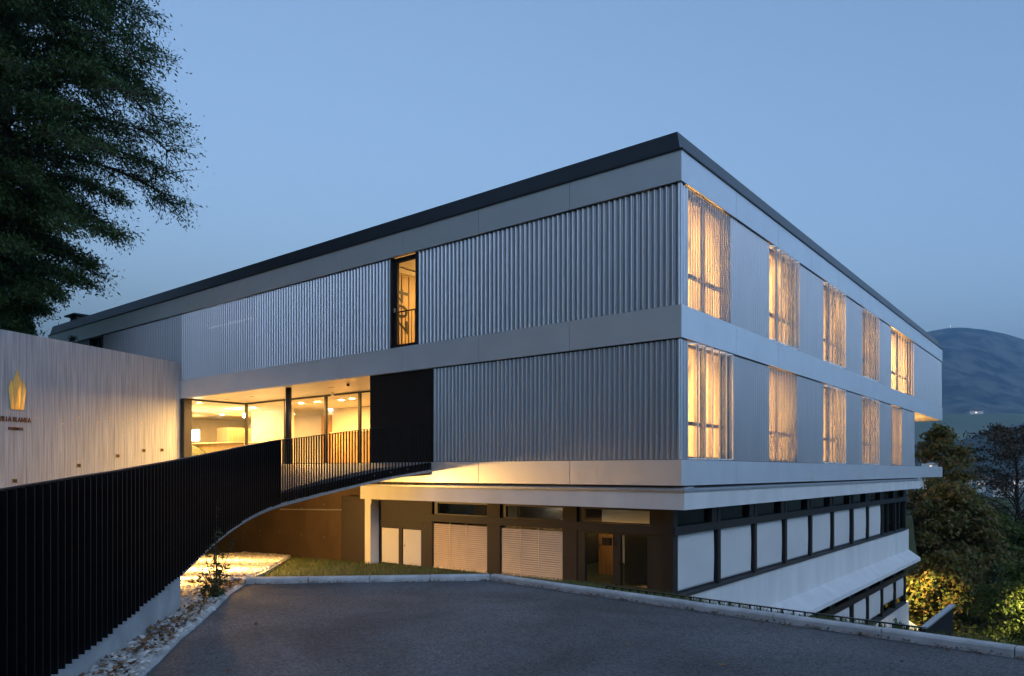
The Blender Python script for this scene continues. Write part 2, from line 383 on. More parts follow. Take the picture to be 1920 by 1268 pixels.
def pathat(s): return np.array([np.interp(s, plen, path[:,k]) for k in range(4)])
def frame_at(s):
    q = pathat(s); e = pathat(min(s+.05, plen[-1])); f = pathat(max(s-.05, 0))
    p = Vector(W3(q[0], q[1], 0)); a = Vector(W3(e[0], e[1], 0)); b = Vector(W3(f[0], f[1], 0))
    d = (a-b).normalized(); n = Vector((d.y, -d.x, 0))      # n: outward, to the road side
    return p, d, n, q[2]+H, q[3]+H
S_SEE = float(np.interp(14.371, path[:,1], plen))            # from here on one sees between the fins
S_WALL = float(np.interp(9.031, path[:,1], plen))            # upstand wall stops here, slab flies on
ramp = thing('entrance_ramp', 'curved concrete ramp bridging the gravel up to the lit entrance', 'ramp', W3(-4.5, 12, 0))
ramp.location = (0,0,0)
def ribbon(s0, s1, off0, off1, zlo, zhi, name, m, parent, step=.12):
    n = max(2, int((s1-s0)/step)); mb = MB()
    fr = [frame_at(s) for s in np.linspace(s0, s1, n)]
    for i, (p, d, nn, zt, zb) in enumerate(fr):
        lo, hi = zlo(zt, zb), zhi(zt, zb); a = p+nn*off0; b = p+nn*off1
        mb.v += [(a.x,a.y,lo),(b.x,b.y,lo),(b.x,b.y,hi),(a.x,a.y,hi)]
        if i:
            k = 4*i; j = k-4
            for e in range(4): mb.f.append((j+e, j+(e+1)%4, k+(e+1)%4, k+e))
    mb.f += [(3,2,1,0), tuple(4*(len(fr)-1)+e for e in range(4))]
    return mb.build(name, m, parent)
DECKH = 1.03
SL = lambda zt, zb: zb-.075
# slab between the balustrade and the concrete wall
def wall_at(b): return -12.97-.342*(28.8-b)
mb = MB(); ns = 60
for i, s in enumerate(np.linspace(0, plen[-1], ns)):
    q = pathat(s); a, b, zt, zb = q; zt = zt+H-DECKH; zl = zb+H-.075
    x, y = W(a, b); xl, yl = W(wall_at(b)+.05, b)
    zw = H-.65-(22.3-b)*.08; mb.v += [(x,y,zl),(x,y,zt),(xl,yl,zw),(xl,yl,zw-.35)]
    if i:
        k = 4*i; j = k-4
        for e in range(4): mb.f.append((j+e, k+e, k+(e+1)%4, j+(e+1)%4))
mb.f += [(0,1,2,3), tuple(4*(ns-1)+e for e in (3,2,1,0))]
mb.build('slab', 'deck_paving', ramp)
ribbon(0, plen[-1], -.01, .03, SL, lambda zt, zb: zb+.16, 'slab_edge', 'slab_edge', ramp)
ribbon(0, S_WALL, -.25, .022, lambda zt, zb: -.4, lambda zt, zb: zb-.078, 'upstand_wall', 'concrete', ramp)
# landing in front of the recess
e = pathat(plen[-1]); 
land = [W(e[0], e[1]), (-21.3, -.002), W(wall_at(e[1])+.05, e[1])]
MB().prism(land, [1.60,1.60,.5], [1.944,1.944,H-.65-2.1*.08]).build('landing', 'deck_paving', ramp)
bal = thing('ramp_balustrade', 'black steel balustrade of close upright fins along the curved ramp', 'balustrade')
fin_me = {}
s = .05; nf = 0
while s < plen[-1]-.02:
    p, d, n, zt, zb = frame_at(s)
    hgt = round((zt-.012-zb)/.02)*.02*(1 if s < S_SEE else -1)   # deep fins on the ramp, slim bars on the landing
    if hgt not in fin_me: fin_me[hgt] = B(-.005,.005,.016,.078,0,hgt).mesh('fin', 'black_steel') if hgt > 0 else B(-.008,.008,.016,.046,0,-hgt).mesh('fin', 'black_steel')
    o = link('fin', fin_me[hgt], bal); ang = math.atan2(n.y, n.x)-math.pi/2
    o.location = (p.x+n.x*.02, p.y+n.y*.02, zt-.012-abs(hgt)); o.rotation_euler = (0,0,ang); s += .12; nf += 1
ribbon(0, plen[-1], .022, .070, lambda zt, zb: zt-.012, lambda zt, zb: zt, 'top_rail', 'black_steel', bal, .08)
s = .05
while s+.12 < plen[-1]:
    (p, d, n, zt, zb), (p2, d2, n2, zt2, zb2) = frame_at(s), frame_at(s+.12); full = s < S_SEE
    hi, hi2 = (zt-.013, zt2-.013) if full else (zb+.19, zb2+.19)
    q = [p+n*.030, p2+n2*.030, p2+n2*.0335, p+n*.0335]
    zl_ = zb+.07 if full else zb
    MB().hexa([(v.x,v.y,zl_) for v in q]+[(q[0].x,q[0].y,hi),(q[1].x,q[1].y,hi2),(q[2].x,q[2].y,hi2),(q[3].x,q[3].y,hi)]).build('dark_gap_sheet' if full else 'skirting_plate', 'black_steel', bal); s += .12  # full-height sheets are added to keep the gaps between the fins dark
for k in range(6):
    p, d, n, zt, zb = frame_at(plen[-1]-.25-.62*k)
    MB().disc((p.x+n.x*.034, p.y+n.y*.034, zb+.11), .012, .01, 8, n).build('bolt', 'steel', bal)

# ------------------------------------------------------------------ the building
bld = thing('hotel_building', 'long two storey hotel clad in ribbed silver metal over a dark and white base', 'building')
Z3B, Z3T, Z2B, Z2T, ZFB, ZFT = 1.395, 1.95, 4.547, 5.247, 7.87, 8.52
LEND, REND, RLOW = 34.5, 33.07, 25.2
U_LOW = 7.44
def panels(name, edges, make):
    for i in range(len(edges)-1): make(edges[i], edges[i+1]).build(name, 'band', bld)
G = .007
fe = [0]+[2.855*k for k in range(1, 13)]; fe[-1] = LEND
re_ = [0]+[3.0*k for k in range(1, 11)]+[REND]
for (zb, zt, ue, ve) in ((ZFB, ZFT, fe, re_), (Z2B, Z2T, [x for x in fe if x < 25], re_), (Z3B, Z3T, [0,2.855,5.71,8.565,10.2], re_)):
    panels('fascia_panel', ue, lambda a, b, zb=zb, zt=zt: B(-b+G, -a-(G if a > 0 else .0), 0, .05, zb, zt))
    panels('fascia_panel', ve, lambda a, b, zb=zb, zt=zt: B(-.05, 0, a+(G if a > 0 else .0503), b-(G if b < REND else 0), zb, zt))
    B(-REND*0-ue[-1], -.052, .052, .10, zb+.02, zt-.01).build('fascia_backing', 'frame', bld)
    B(-.10, -.052, .11, REND-.06, zb+.02, zt-.01).build('fascia_backing', 'frame', bld)
# floor slabs and roof
B(-LEND, -.11, .11, REND-.02, ZFB+.03, ZFT-.02).build('roof_slab', 'plaster', bld)
B(-LEND, -.11, .11, REND-.02, Z2B+.012, Z2T-.015).build('floor_slab', 'plaster', bld)
B(-10.2, -.11, .11, REND-.02, Z3B+.02, Z3T-.015).build('floor_slab', 'plaster', bld)
B(-31, -10.2, .11, RLOW, Z3B+.02, Z3T-.015).build('floor_slab', 'deck_paving', bld)
# soffit metal under the cantilever at the far end
B(-12, -.06, RLOW+.3, REND-.06, Z2B-.004, Z2B+.010).build('soffit_panel', 'soffit', bld)
B(-10.2, -.06, .3, REND-.06, Z3B-.004, Z3B+.016).build('soffit_panel', 'band', bld)
# roof edge: drip flashing and dark upstand, mitred and set back
mb = MB(); o1, o2 = .03, -.10
mb.box(-LEND, .03, -.03, .16, ZFT+.004, ZFT+.035); mb.build('roof_flashing', 'roof_dark', bld)
B(-.16, .03, .161, REND+.02, ZFT+.004, ZFT+.035).build('roof_flashing', 'roof_dark', bld)
MB().hexa([(-LEND,.06,ZFT+.036),(-.06,.06,ZFT+.036),(-.4,.5,ZFT+.036),(-LEND,.5,ZFT+.036),(-LEND,.19,9.02),(-.19,.19,9.02),(-.4,.5,9.0),(-LEND,.5,9.0)]).build('roof_upstand', 'roof_dark', bld)
MB().hexa([(-.06,.0605,ZFT+.036),(-.06,REND,ZFT+.036),(-.5,REND,ZFT+.036),(-.4,.5,ZFT+.036),(-.19,.1905,9.02),(-.19,REND-.13,9.02),(-.5,REND-.13,9.0),(-.4,.5,9.0)]).build('roof_upstand', 'upstand_lit_side', bld)  # same upstand as in front; its brighter lit side is put into the colour
B(-LEND+.1, -.5, .5, REND-.2, 8.9, 8.95).build('roof_deck', 'roof_dark', bld)
B(-32.6, -31.8, .3, 1.3, 9.0, 9.25).build('roof_hatch', 'roof_dark', bld)
B(-32.8, -31.6, .1, 1.5, 9.26, 9.33).build('hatch_lid', 'roof_dark', bld)

# ribbed cladding sheets: one shared mesh for each section, local x along the wall, local +y into the wall
def corr_mesh(width, h, waves, m, name='cladding_sheet'):
    p = width/waves; mb = MB(); prof = []
    for k in range(waves):
        x = k*p
        for f, dpt in ((0,.055),(.20,.055),(.26,.050),(.44,.006),(.50,0),(.70,0),(.76,.006),(.94,.050)):
            prof.append((x+f*p, dpt))
    prof.append((width, .055))
    for x, dpt in prof: mb.v += [(x, dpt, 0), (x, dpt, h)]
    for i in range(len(prof)-1): mb.f.append((2*i, 2*i+2, 2*i+3, 2*i+1))
    me = mb.mesh(name, m)
    if m == 'perforated':                     # only the flanks of the ribs are punched
        me.materials.append(MATS['cladding'])
        for i, p_ in enumerate(me.polygons): p_.material_index = 1 if i % 8 in (0, 4) else 0
    return me
def front_clad(u0, u1, z0, z1, n, m='cladding', name='cladding_sheet'):
    w = (u1-u0)/n; me = corr_mesh(w-.001, z1-z0, max(1, round(w/.140)), m, name)
    for i in range(n):
        o = link(name, me, bld); o.location = (-u0-(i+1)*w, .035, z0)
def side_clad(v0, v1, z0, z1, n, m='cladding', name='cladding_sheet', parent=bld):
    w = (v1-v0)/n; me = corr_mesh(w-.001, z1-z0, max(1, round(w/.135)), m, name)
    for i in range(n):
        o = link(name, me, parent); o.location = (-.035, v0+i*w, z0); o.rotation_euler = (0,0,R(90))
CU0, CU1, CL0, CL1 = Z2T+.012, ZFB-.03, Z3T+.012, Z2B-.03
front_clad(.045, 8.05, CU0, CU1, 8); front_clad(9.13, 16.2, CU0, CU1, 7); front_clad(16.2, 21.25, CU0, CU1, 5, 'perforated_fine'); front_clad(21.25, 28.3, CU0, CU1, 7, 'cladding_dark')
front_clad(29.8, 34.4, CU0, CU1, 4, 'cladding_dark')
front_clad(.045, U_LOW, CL0, CL1, 7)
WIN = [(.45,2.80),(5.45,7.80),(10.43,12.80),(15.40,17.75)]
UPW = WIN+[(20.30,24.90)]; LOW = WIN+[(20.30,22.50)]
for ws, end, z0, z1 in ((UPW, REND-.02, CU0, CU1), (LOW, RLOW, CL0, CL1)):
    prev = .045
    for a, b in ws+[(end, end)]:
        if a-prev > .1: side_clad(prev, a, z0, z1, max(1, round((a-prev)/1.3)))
        prev = b
for z0, z1 in ((CU0, CU1), (CL0, CL1)):
    B(-.044, -.02, .02, .044, z0, z1).build('corner_trim', 'band', bld)
B(-.30, -.02, RLOW+.001, RLOW+.03, CL0, CL1).build('corner_trim', 'band', bld)
B(-.30, -.02, REND-.019, REND-.005, CU0, CU1).build('corner_trim', 'band', bld)
# walls behind the cladding
DU0, DU1 = 8.05, 9.13
for (u0, u1, z0, z1) in ((.12, DU0, Z2T, ZFB), (DU1, 16.2, Z2T, ZFB), (21.2, 28.3, Z2T, ZFB), (29.8, LEND, Z2T, ZFB), (.12, U_LOW, Z3T, Z2B)):
    B(-u1, -u0, .14, .32, z0-.01, z1+.02).build('wall', 'dark_wall', bld)
for ws, end, z0, z1 in ((UPW, REND-.03, Z2T, ZFB), (LOW, RLOW-.01, Z3T, Z2B)):
    prev = .33
    for a, b in ws+[(end, end)]:
        if a-prev > .05: B(-.32, -.14, prev, a, z0-.01, z1+.02).build('wall', 'dark_wall', bld)
        prev = b
# end walls
B(-LEND, -.32, REND-.3, REND-.05, Z2T, ZFB).build('wall', 'dark_wall', bld)
B(-LEND, -LEND+.2, .3, REND-.3, Z2T, ZFB).build('wall', 'dark_wall', bld)
B(-12, -.32, RLOW-.25, RLOW-.02, Z3T, Z2B).build('wall', 'wood', bld)
# guest rooms behind the right facade
def room(v0, v1, z0, z1, energy, lamp_pos=.5, depth=4.6):
    B(-depth-.1, -depth, v0, v1, z0, z1).build('room_wall', 'plaster', bld)
    B(-depth, -.33, v0-.05, v0, z0, z1).build('room_wall', 'plaster', bld)
    vm = v0+(v1-v0)*lamp_pos
    lp = MB().disc((-1.9, vm, z1-.09), .28, .05, 20).build('ceiling_lamp', 'lamp_warm', bld)
    light('room_light', 'AREA', (-1.9, vm, z1-.12), energy, (1,.50,.13), 1.2, parent=bld)
def window(v0, v1, z0, z1, curtain=None, transom=.82):
    w = bpy.data.objects.new('window', None); col.objects.link(w); w.parent = bld
    f = MB(); x0, x1 = -.30, -.22
    f.box(x0, x1, v0, v0+.07, z0, z1).box(x0, x1, v1-.07, v1, z0, z1).box(x0, x1, v0+.07, v1-.07, z0, z0+.08).box(x0, x1, v0+.07, v1-.07, z1-.08, z1)
    f.box(x0+.004, x1-.004, v0+.07, v1-.07, z0+transom-.04, z0+transom+.04)
    f.box(x0+.002, x1-.002, (v0+v1)/2-.05, (v0+v1)/2+.05, z0+.08, z1-.08)
    f.build('frame', 'frame', w)
    B(-.265, -.257, v0+.06, v1-.06, z0+.07, z1-.07).build('pane', 'glass', w)
    for c0, c1 in (curtain or []):
        n = int((c1-c0)/.035)+2; mb = MB()
        for i in range(n):
            t = c0+(c1-c0)*i/(n-1); x = -.46+.03*math.sin(t*11+math.sin(t*4)*1.0); mb.v += [(x,t,z0+.02),(x,t,z1-.05)]
            if i: mb.f.append((2*i-2, 2*i, 2*i+1, 2*i-1))
        mb.build('curtain', 'curtain_sheer', w, True)
ROOMS = [.35, 4.1, 9.1, 14.1, 19.1, RLOW-.3]
for fl, (z0, z1, ws) in enumerate(((Z2T, ZFB, UPW), (Z3T, Z2B, LOW))):
    for i in range(5):
        room(ROOMS[i]+.05, ROOMS[i+1], z0+.002, z1+.008, (115, 84, 88, 94, 330)[i] if fl == 0 else (80, 145, 88, 94, 170)[i], (.5,.55,.5,.5,.5)[i])
        a, b = ws[i]
        window(a, b, z0, z1, {0:[(a+1.0,b-.08)], 1:[(a+.9,b-.08)], 2:[(a+.1,a+1.3)], 3:[(a+.08,b-.08)], 4:[(a+1.2,b-.2)]}[i])
    B(-4.6, -.33, ROOMS[-1], ROOMS[-1]+.05, z0, z1).build('room_wall', 'plaster', bld)
# shutters: flat ribbed perforated sheets, or folded leaves pushed half open
def flat_shutter(v0, v1, z0, z1):
    r = bpy.data.objects.new('shutter', None); col.objects.link(r); r.parent = bld
    side_clad(v0, v1, z0, z1, max(2, round((v1-v0)/.8)), 'perforated', 'shutter_leaf', r)
def fold_shutter(v0, v1, z0, z1, pairs=6, amp=.16):
    r = bpy.data.objects.new('shutter', None); col.objects.link(r); r.parent = bld
    p = (v1-v0)/pairs; xi, xo = -.115, .045
    for k in range(pairs):
        va = v0+k*p+.01; vb = va+p*.60; vc = v0+(k+1)*p-.005
        for q0, q1 in (((xi, va), (xo, vb)), ((xo, vb+.012), (xi, vc))):
            sh = MB(); sh.v = [(q0[0],q0[1],z0+.03),(q1[0],q1[1],z0+.03),(q1[0],q1[1],z1-.02),(q0[0],q0[1],z1-.02)]; sh.f = [(0,1,2,3)]; sh.build('shutter_leaf', 'perforated_leaf', r)   # sheet metal
        B(xo-.006, xo+.02, vb-.004, vb+.026, z0+.02, z1-.012).build('hinge_post', 'band', r)
        for zz in (z0+.004, z1-.035):
            MB().prism([(xi-.012,va-.01),(xo,vb-.03),(xo,vb+.02),(xi-.012,vc)], zz, zz+.024).build('end_channel', 'band', r)
def open_shutter(v0, v1, z0, z1, n=9):                     # leaves turned edge-on, light between them
    r = bpy.data.objects.new('shutter', None); col.objects.link(r); r.parent = bld
    for k in range(n):
        v = v0+.05+(v1-v0-.1)*k/(n-1)
        sh = MB(); sh.v = [(-.16,v-.09,z0+.03),(.0,v+.01,z0+.03),(.0,v+.01,z1-.02),(-.16,v-.09,z1-.02)]; sh.f = [(0,1,2,3)]; sh.build('shutter_leaf', 'perforated_leaf', r)
        B(-.004, .012, v+.006, v+.03, z0+.02, z1-.012).build('hinge_post', 'band', r)
flat_shutter(*UPW[0], CU0, CU1)
for k in (1,2,3): fold_shutter(*UPW[k], CU0, CU1)
open_shutter(*UPW[4], CU0, CU1)
fold_shutter(*LOW[0], CL0, CL1); flat_shutter(*LOW[1], CL0, CL1); fold_shutter(*LOW[2], CL0, CL1); fold_shutter(*LOW[3], CL0, CL1); flat_shutter(*LOW[4], CL0, CL1)
# lit terrace under the cantilever
light('terrace_light', 'AREA', (-3.5, RLOW+3.2, Z2B-.03), 100, WARM, .5, parent=bld)
light('terrace_light', 'POINT', (-3.0, RLOW+2.2, Z3T+.6), 80, WARM, radius=.15, parent=bld)

# french window in the upper front facade
dr = bpy.data.objects.new('french_window', None); col.objects.link(dr); dr.parent = bld
zb, zt = Z2T, ZFB
for uu in (DU0+.012, DU1-.036): B(-uu-.024, -uu, .03, .13, zb+.002, zt-.01).build('reveal', 'frame', dr)
f = MB(); y0, y1 = .13, .20
f.box(-DU1, -DU1+.20, y0, y1, zb, zt-.02).box(-DU0-.05, -DU0, y0, y1, zb, zt-.02).box(-DU1+.20, -DU0-.05, y0, y1, zb, zb+.10).box(-DU1+.20, -DU0-.05, y0, y1, zt-.15, zt-.02)
f.build('frame', 'frame', dr)
B(-DU1+.20, -DU0-.05, .16, .17, zb+.10, zt-.15).build('pane', 'glass', dr)
B(-DU1+.10, -DU1+.13, .07, .128, zb+1.02, zb+1.16).build('handle', 'steel', dr)
g = MB(); g.box(-DU1+.03, -DU0-.03, .04, .075, zb+1.0, zb+1.03).box(-DU1+.03, -DU0-.03, .045, .07, zb+.06, zb+.085)
for k in range(8): xx = -DU1+.08+k*(DU1-DU0-.16)/7; g.box(xx-.006, xx+.006, .05, .065, zb+.085, zb+1.0)
g.build('guard_rail', 'black_steel', dr)
# room behind it: a panelled side wall carrying the room number
B(-9.9, -6.6, 3.9, 4.0, zb, zt).build('room_wall', 'plaster', bld); B(-6.6, -6.5, .32, 4.0, zb, zt).build('room_wall', 'plaster', bld); B(-9.8, -9.66, .32, 4.0, zb, zt).build('room_wall', 'wood_pale', bld)
for k in range(12): B(-9.66, -9.645, .36+.30*k, .36+.30*k+.012, zb+.02, zt-.2).build('wall_batten', 'dark_wall', bld)
B(-9.645, -9.60, .32, 3.9, zt-.16, zt-.02).build('cornice', 'plaster', bld)
MB().disc((-8.0, 2.6, zt-.06), .2, .04, 20).build('ceiling_lamp', 'lamp_warm', bld); light('room_light', 'AREA', (-8.0, 2.4, zt-.08), 26, (1,.55,.16), .8, parent=bld)
# windows far left in the upper front
B(-29.8, -28.3, .25, .28, Z2T, ZFB).build('window_pane', 'glass_dark', bld); B(-28.42, -28.30, .03, .25, Z2T, ZFB).build('window_reveal', 'frame', bld); B(-29.14, -29.04, .2, .30, Z2T, ZFB).build('window_mullion', 'frame', bld)
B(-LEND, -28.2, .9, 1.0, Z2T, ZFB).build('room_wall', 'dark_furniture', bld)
# corridor behind the finely perforated stretch of cladding
B(-21.2, -16.2, 1.6, 1.7, Z2T, ZFB).build('corridor_wall', 'plaster', bld); B(-16.2, -16.1, .32, 1.7, Z2T, ZFB).build('corridor_wall', 'plaster', bld)
B(-20.7, -17.6, .9, .95, ZFB-.5, ZFB-.46).build('strip_light', 'led_cool', bld)

# text helper
def text_mesh(txt, size, extrude, m, spacing=1.0):
    cu = bpy.data.curves.new('lettering', 'FONT'); cu.body = txt; cu.size = size; cu.extrude = extrude; cu.align_x = 'CENTER'; cu.space_character = spacing; cu.resolution_u = 3
    o = bpy.data.objects.new('tmp', cu); col.objects.link(o); dg = bpy.context.evaluated_depsgraph_get()
    me = bpy.data.meshes.new_from_object(o.evaluated_get(dg)); bpy.data.objects.remove(o); me.name = 'lettering'; me.materials.clear(); me.materials.append(MATS[m]); return me
o = link('room_number', text_mesh('204', .92, .003, 'frame', 1.02), dr)
o.matrix_local = Matrix(((0,0,1,-9.652),(0,-1,0,1.22),(1,0,0,6.56),(0,0,0,1)))

# ------------------------------------------------------------------ entrance recess and lobby
RG = 2.6; UG0, UG1 = 10.3, 20.9; ZC = Z2B
B(-21.2, -U_LOW-.005, .052, .40, ZC-.008, ZC+.01).build('soffit_panel', 'soffit', bld)
k = 0
for u0 in np.arange(U_LOW+.005, 21.2, 1.37):
    for v0, v1 in ((.402, 1.5), (1.504, RG)):
        B(-min(u0+1.366, 21.2), -u0, v0, v1, ZC-.008, ZC+.01).build('soffit_panel', 'soffit', bld)
for u in (11.2, 13.4, 15.8, 18.2, 19.9): B(-u-.17, -u+.17, 1.2, 1.24, ZC-.014, ZC-.0085).build('slot_light', 'frame', bld)
MB().disc((-12.1, .9, ZC-.09), .045, .08, 10).build('smoke_detector', 'frame', bld)
cam_b = MB().disc((-14.6, 2.2, ZC-.14), .05, .13, 10).build('security_camera', 'plaster', bld)
# dark side block next to the ribbed cladding, and the dark pier on the left
B(-10.07, -U_LOW-.004, .08, .30, Z3T-.01, ZC-.009).build('dark_panel', 'brown_black', bld)
B(-10.07, -9.85, .30, RG-.02, Z3T-.01, ZC-.009).build('dark_panel', 'dark_wall', bld)
B(-21.2, -20.95, .03, .34, Z3T-.01, ZC-.009).build('pier', 'dark_wall', bld)
MB().disc((-14.6, .38, Z3T), .10, ZC-Z3T-.01, 20).build('column', 'frame', bld, True)
# glass screen
scr = bpy.data.objects.new('glass_screen', None); col.objects.link(scr); scr.parent = bld
def fr(x0,x1,y0,y1,z0,z1): return B(x0,x1,y0,y1,z0,z1).build('frame', 'frame', scr)
fr(-UG1, -UG0, RG, RG+.09, ZC-.07, ZC-.009); fr(-UG1-.03, -UG0, RG, RG+.09, Z3T-.01, Z3T+.06)
fr(-UG1-.09, -UG1, .34, RG+.09, ZC-.07, ZC-.009); fr(-UG1-.09, -UG1, .34, RG, Z3T-.01, Z3T+.06)
mull = [UG1-.045, 18.1, 15.55, 13.62, 12.4]
for u in mull: fr(-u-.045, -u+.045, RG-.004, RG+.094, Z3T+.06, ZC-.07)
for i in range(len(mull)-1): B(-mull[i]+.045, -mull[i+1]-.045, RG+.04, RG+.052, Z3T+.06, ZC-.07).build('pane', 'glass', scr)
B(-UG1-.052, -UG1-.04, .345, RG, Z3T+.06, ZC-.07).build('pane', 'glass', scr)
for (uc, zc_, rr_, a0, a1) in ((19.6,1.2,.9,20,150),(19.3,1.1,1.25,30,140),(17.2,1.15,.55,10,170),(14.4,1.1,.8,20,150),(14.7,1.0,.45,0,170),(13.0,1.6,.35,20,160)):
    MB().tube([(-uc+rr_*math.cos(R(a0+(a1-a0)*k/14)), RG+.034, Z3T+zc_-1.0+rr_*math.sin(R(a0+(a1-a0)*k/14))) for k in range(15)], .006, 4).build('glass_decal', 'bronze', scr)
door = bpy.data.objects.new('entrance_door', None); col.objects.link(door); door.parent = bld
f = MB(); d0, d1 = 12.36, 11.0
f.box(-d0, -d0+.16, RG-.03, RG+.07, Z3T, ZC-.07).box(-d1-.16, -d1, RG-.03, RG+.07, Z3T, ZC-.07).box(-d0+.16, -d1-.16, RG-.03, RG+.07, Z3T, Z3T+.12).box(-d0+.16, -d1-.16, RG-.03, RG+.07, ZC-.30, ZC-.07); f.build('door_frame', 'bronze', door)
B(-d0+.16, -d1-.16, RG+.01, RG+.022, Z3T+.12, ZC-.30).build('pane', 'glass', door)
MB().tube([(-d1-.3,RG-.10,Z3T+.35),(-d1-.3,RG-.10,ZC-.5)], .018, 8).build('pull_handle', 'steel', door)
for zz in (ZC-.75, ZC-1.15): B(-d0+.04, -d0+.10, RG-.06, RG-.03, zz, zz+.18).build('hinge', 'steel', door)
fr(-11.0, -UG0+.6, RG, RG+.08, Z3T, ZC-.07)
# lobby shell
lob = [('lobby_wall', -31, -9.9, 8.6, 8.7), ('lobby_wall', -30.9, -30.8, .4, 8.6), ('lobby_wall', -9.9, -9.8, RG+.1, 8.7), ('lobby_wall', -30.8, -21.25, .30, .34)]
for nme, x0, x1, y0, y1 in lob: B(x0, x1, y0, y1, Z3T-.01, ZC+.01).build(nme, 'lobby_wall', bld)
B(-30.8, -9.9, RG+.095, 8.6, ZC-.012, ZC+.01).build('lobby_ceiling', 'lit_plaster', bld); B(-30.8, -21.0, .36, RG+.094, ZC-.012, ZC+.01).build('lobby_ceiling', 'lit_plaster', bld)
B(-24.6, -21.4, 5.2, 5.35, Z3T, ZC-.012).build('lobby_partition', 'lit_plaster', bld)
B(-27.3, -26.3, 5.0, 6.6, Z3T, ZC-.7).build('lobby_partition', 'wood_pale', bld)
B(-20.6, -10.2, 6.6, 6.7, Z3T, ZC-.012).build('lobby_partition', 'lobby_wall', bld)
for u, v in ((24.5,2.0),(27.5,2.2),(22.5,4.0),(24.2,7.2),(19.0,4.0),(20.4,6.6),(16.6,4.2),(13.4,4.6),(12.0,4.9),(13.0,6.0),(27.2,5.2)):
    MB().disc((-u, v, ZC-.028), .10, .015, 14).build('downlight', 'lamp_white', bld)
for u, v, e in ((24.8,2.6,130),(18.6,4.0,160),(13.2,4.4,75),(26.5,5.6,105)): light('lobby_light', 'AREA', (-u, v, ZC-.04), e*1.15, (1,.52,.13), 1.6, parent=bld)
for u, e in ((19.9,45),(18.0,80),(15.8,70),(12.6,26)): light('soffit_light', 'AREA', (-u, 1.22, ZC-.02), e, WARM, .34, .05, parent=bld)
B(-20.9, -20.3, 6.45, 6.59, Z3T, ZC-.3).build('lobby_door', 'wood', bld)
B(-23.35, -23.05, 4.0, 4.04, ZC-.42, ZC-.22).build('sign_box', 'sign_white', bld)
desk = thing('reception_desk', 'pale reception counter inside the lit lobby behind the left glass pane', 'desk')
MB().prism([(-27.5,2.6),(-22.3,3.4),(-22.3,4.0),(-27.5,3.3)], Z3T, Z3T+1.0).build('counter_body', 'wood_pale', desk)
MB().prism([(-27.6,2.5),(-22.2,3.3),(-22.2,4.1),(-27.6,3.4)], Z3T+1.002, Z3T+1.05).build('counter_top', 'lit_plaster', desk)
scrn = thing('monitor', 'bright screen standing on the reception counter', 'monitor')
B(-26.2, -25.4, 3.02, 3.06, Z3T+1.16, Z3T+1.66).build('screen', 'sign_white', scrn); B(-25.9, -25.7, 2.98, 3.12, Z3T+1.05, Z3T+1.16).build('stand', 'frame', scrn)
cab = thing('lobby_cabinet', 'brown low cabinet inside the lobby right of the round column', 'cabinet')
B(-18.8, -15.2, 5.4, 5.95, Z3T, Z3T+1.38).build('carcass', 'wood', cab); B(-18.84, -15.16, 5.36, 5.98, Z3T+1.382, Z3T+1.42).build('top', 'wood_pale', cab)

# ------------------------------------------------------------------ base storey
PL = .35; ZW = -1.02; ZT0, ZT1 = .30, .49                   # wall plane, floor level, transom rail heights
C0, C1 = .885, 1.265
B(-10.27, .12, -.12, .60, C0, C1).build('canopy', 'white_render', bld)
B(-.60, .12, .601, 25.95, C0, C1).build('canopy', 'white_render', bld)
MB().extrude([(-.15,C1+.003),(-.15,C1+.055),(.30,C1+.105),(.30,C1+.003)], (-10.3,0,0), (.15,0,0), (0,1,0)).build('canopy_flashing', 'steel_dull', bld)
MB().extrude([(-.15,C1+.003),(-.15,C1+.054),(.30,C1+.104),(.30,C1+.003)], (0,.302,0), (0,26.0,0), (-1,0,0)).build('canopy_flashing', 'steel_dull', bld)
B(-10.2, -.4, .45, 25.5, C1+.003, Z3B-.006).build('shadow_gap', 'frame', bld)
# front: piers, transom, openings
piers = [(.36,.91),(2.89,3.28),(5.28,5.70),(7.75,8.10)]
for a, b in piers: B(-b, -a, PL, PL+.22, ZW-.4, C0-.002).build('pier', 'dark_wall', bld)
B(-8.10, -.36, PL-.05, PL+.02, ZT0, ZT1).build('transom', 'dark_wall', bld)
B(-10.0, -8.10, PL+.002, PL+.2, ZW-.4, C0-.002).build('wall', 'dark_wall', bld)
ops = [(.91,2.89),(3.28,5.28),(5.70,7.75)]
for i, (a, b) in enumerate(ops):
    w = bpy.data.objects.new('clerestory_window', None); col.objects.link(w); w.parent = bld
    f = MB(); f.box(-b, -b+.16, PL+.06, PL+.14, ZT1, C0).box(-a-.06, -a, PL+.06, PL+.14, ZT1, C0).box(-b+.16, -a-.06, PL+.06, PL+.14, ZT1, ZT1+.03).box(-b+.16, -a-.06, PL+.06, PL+.14, C0-.08, C0); f.build('frame', 'frame', w)
    B(-b+.16, -a-.06, PL+.09, PL+.10, ZT1+.03, C0-.08).build('pane', 'glass', w)
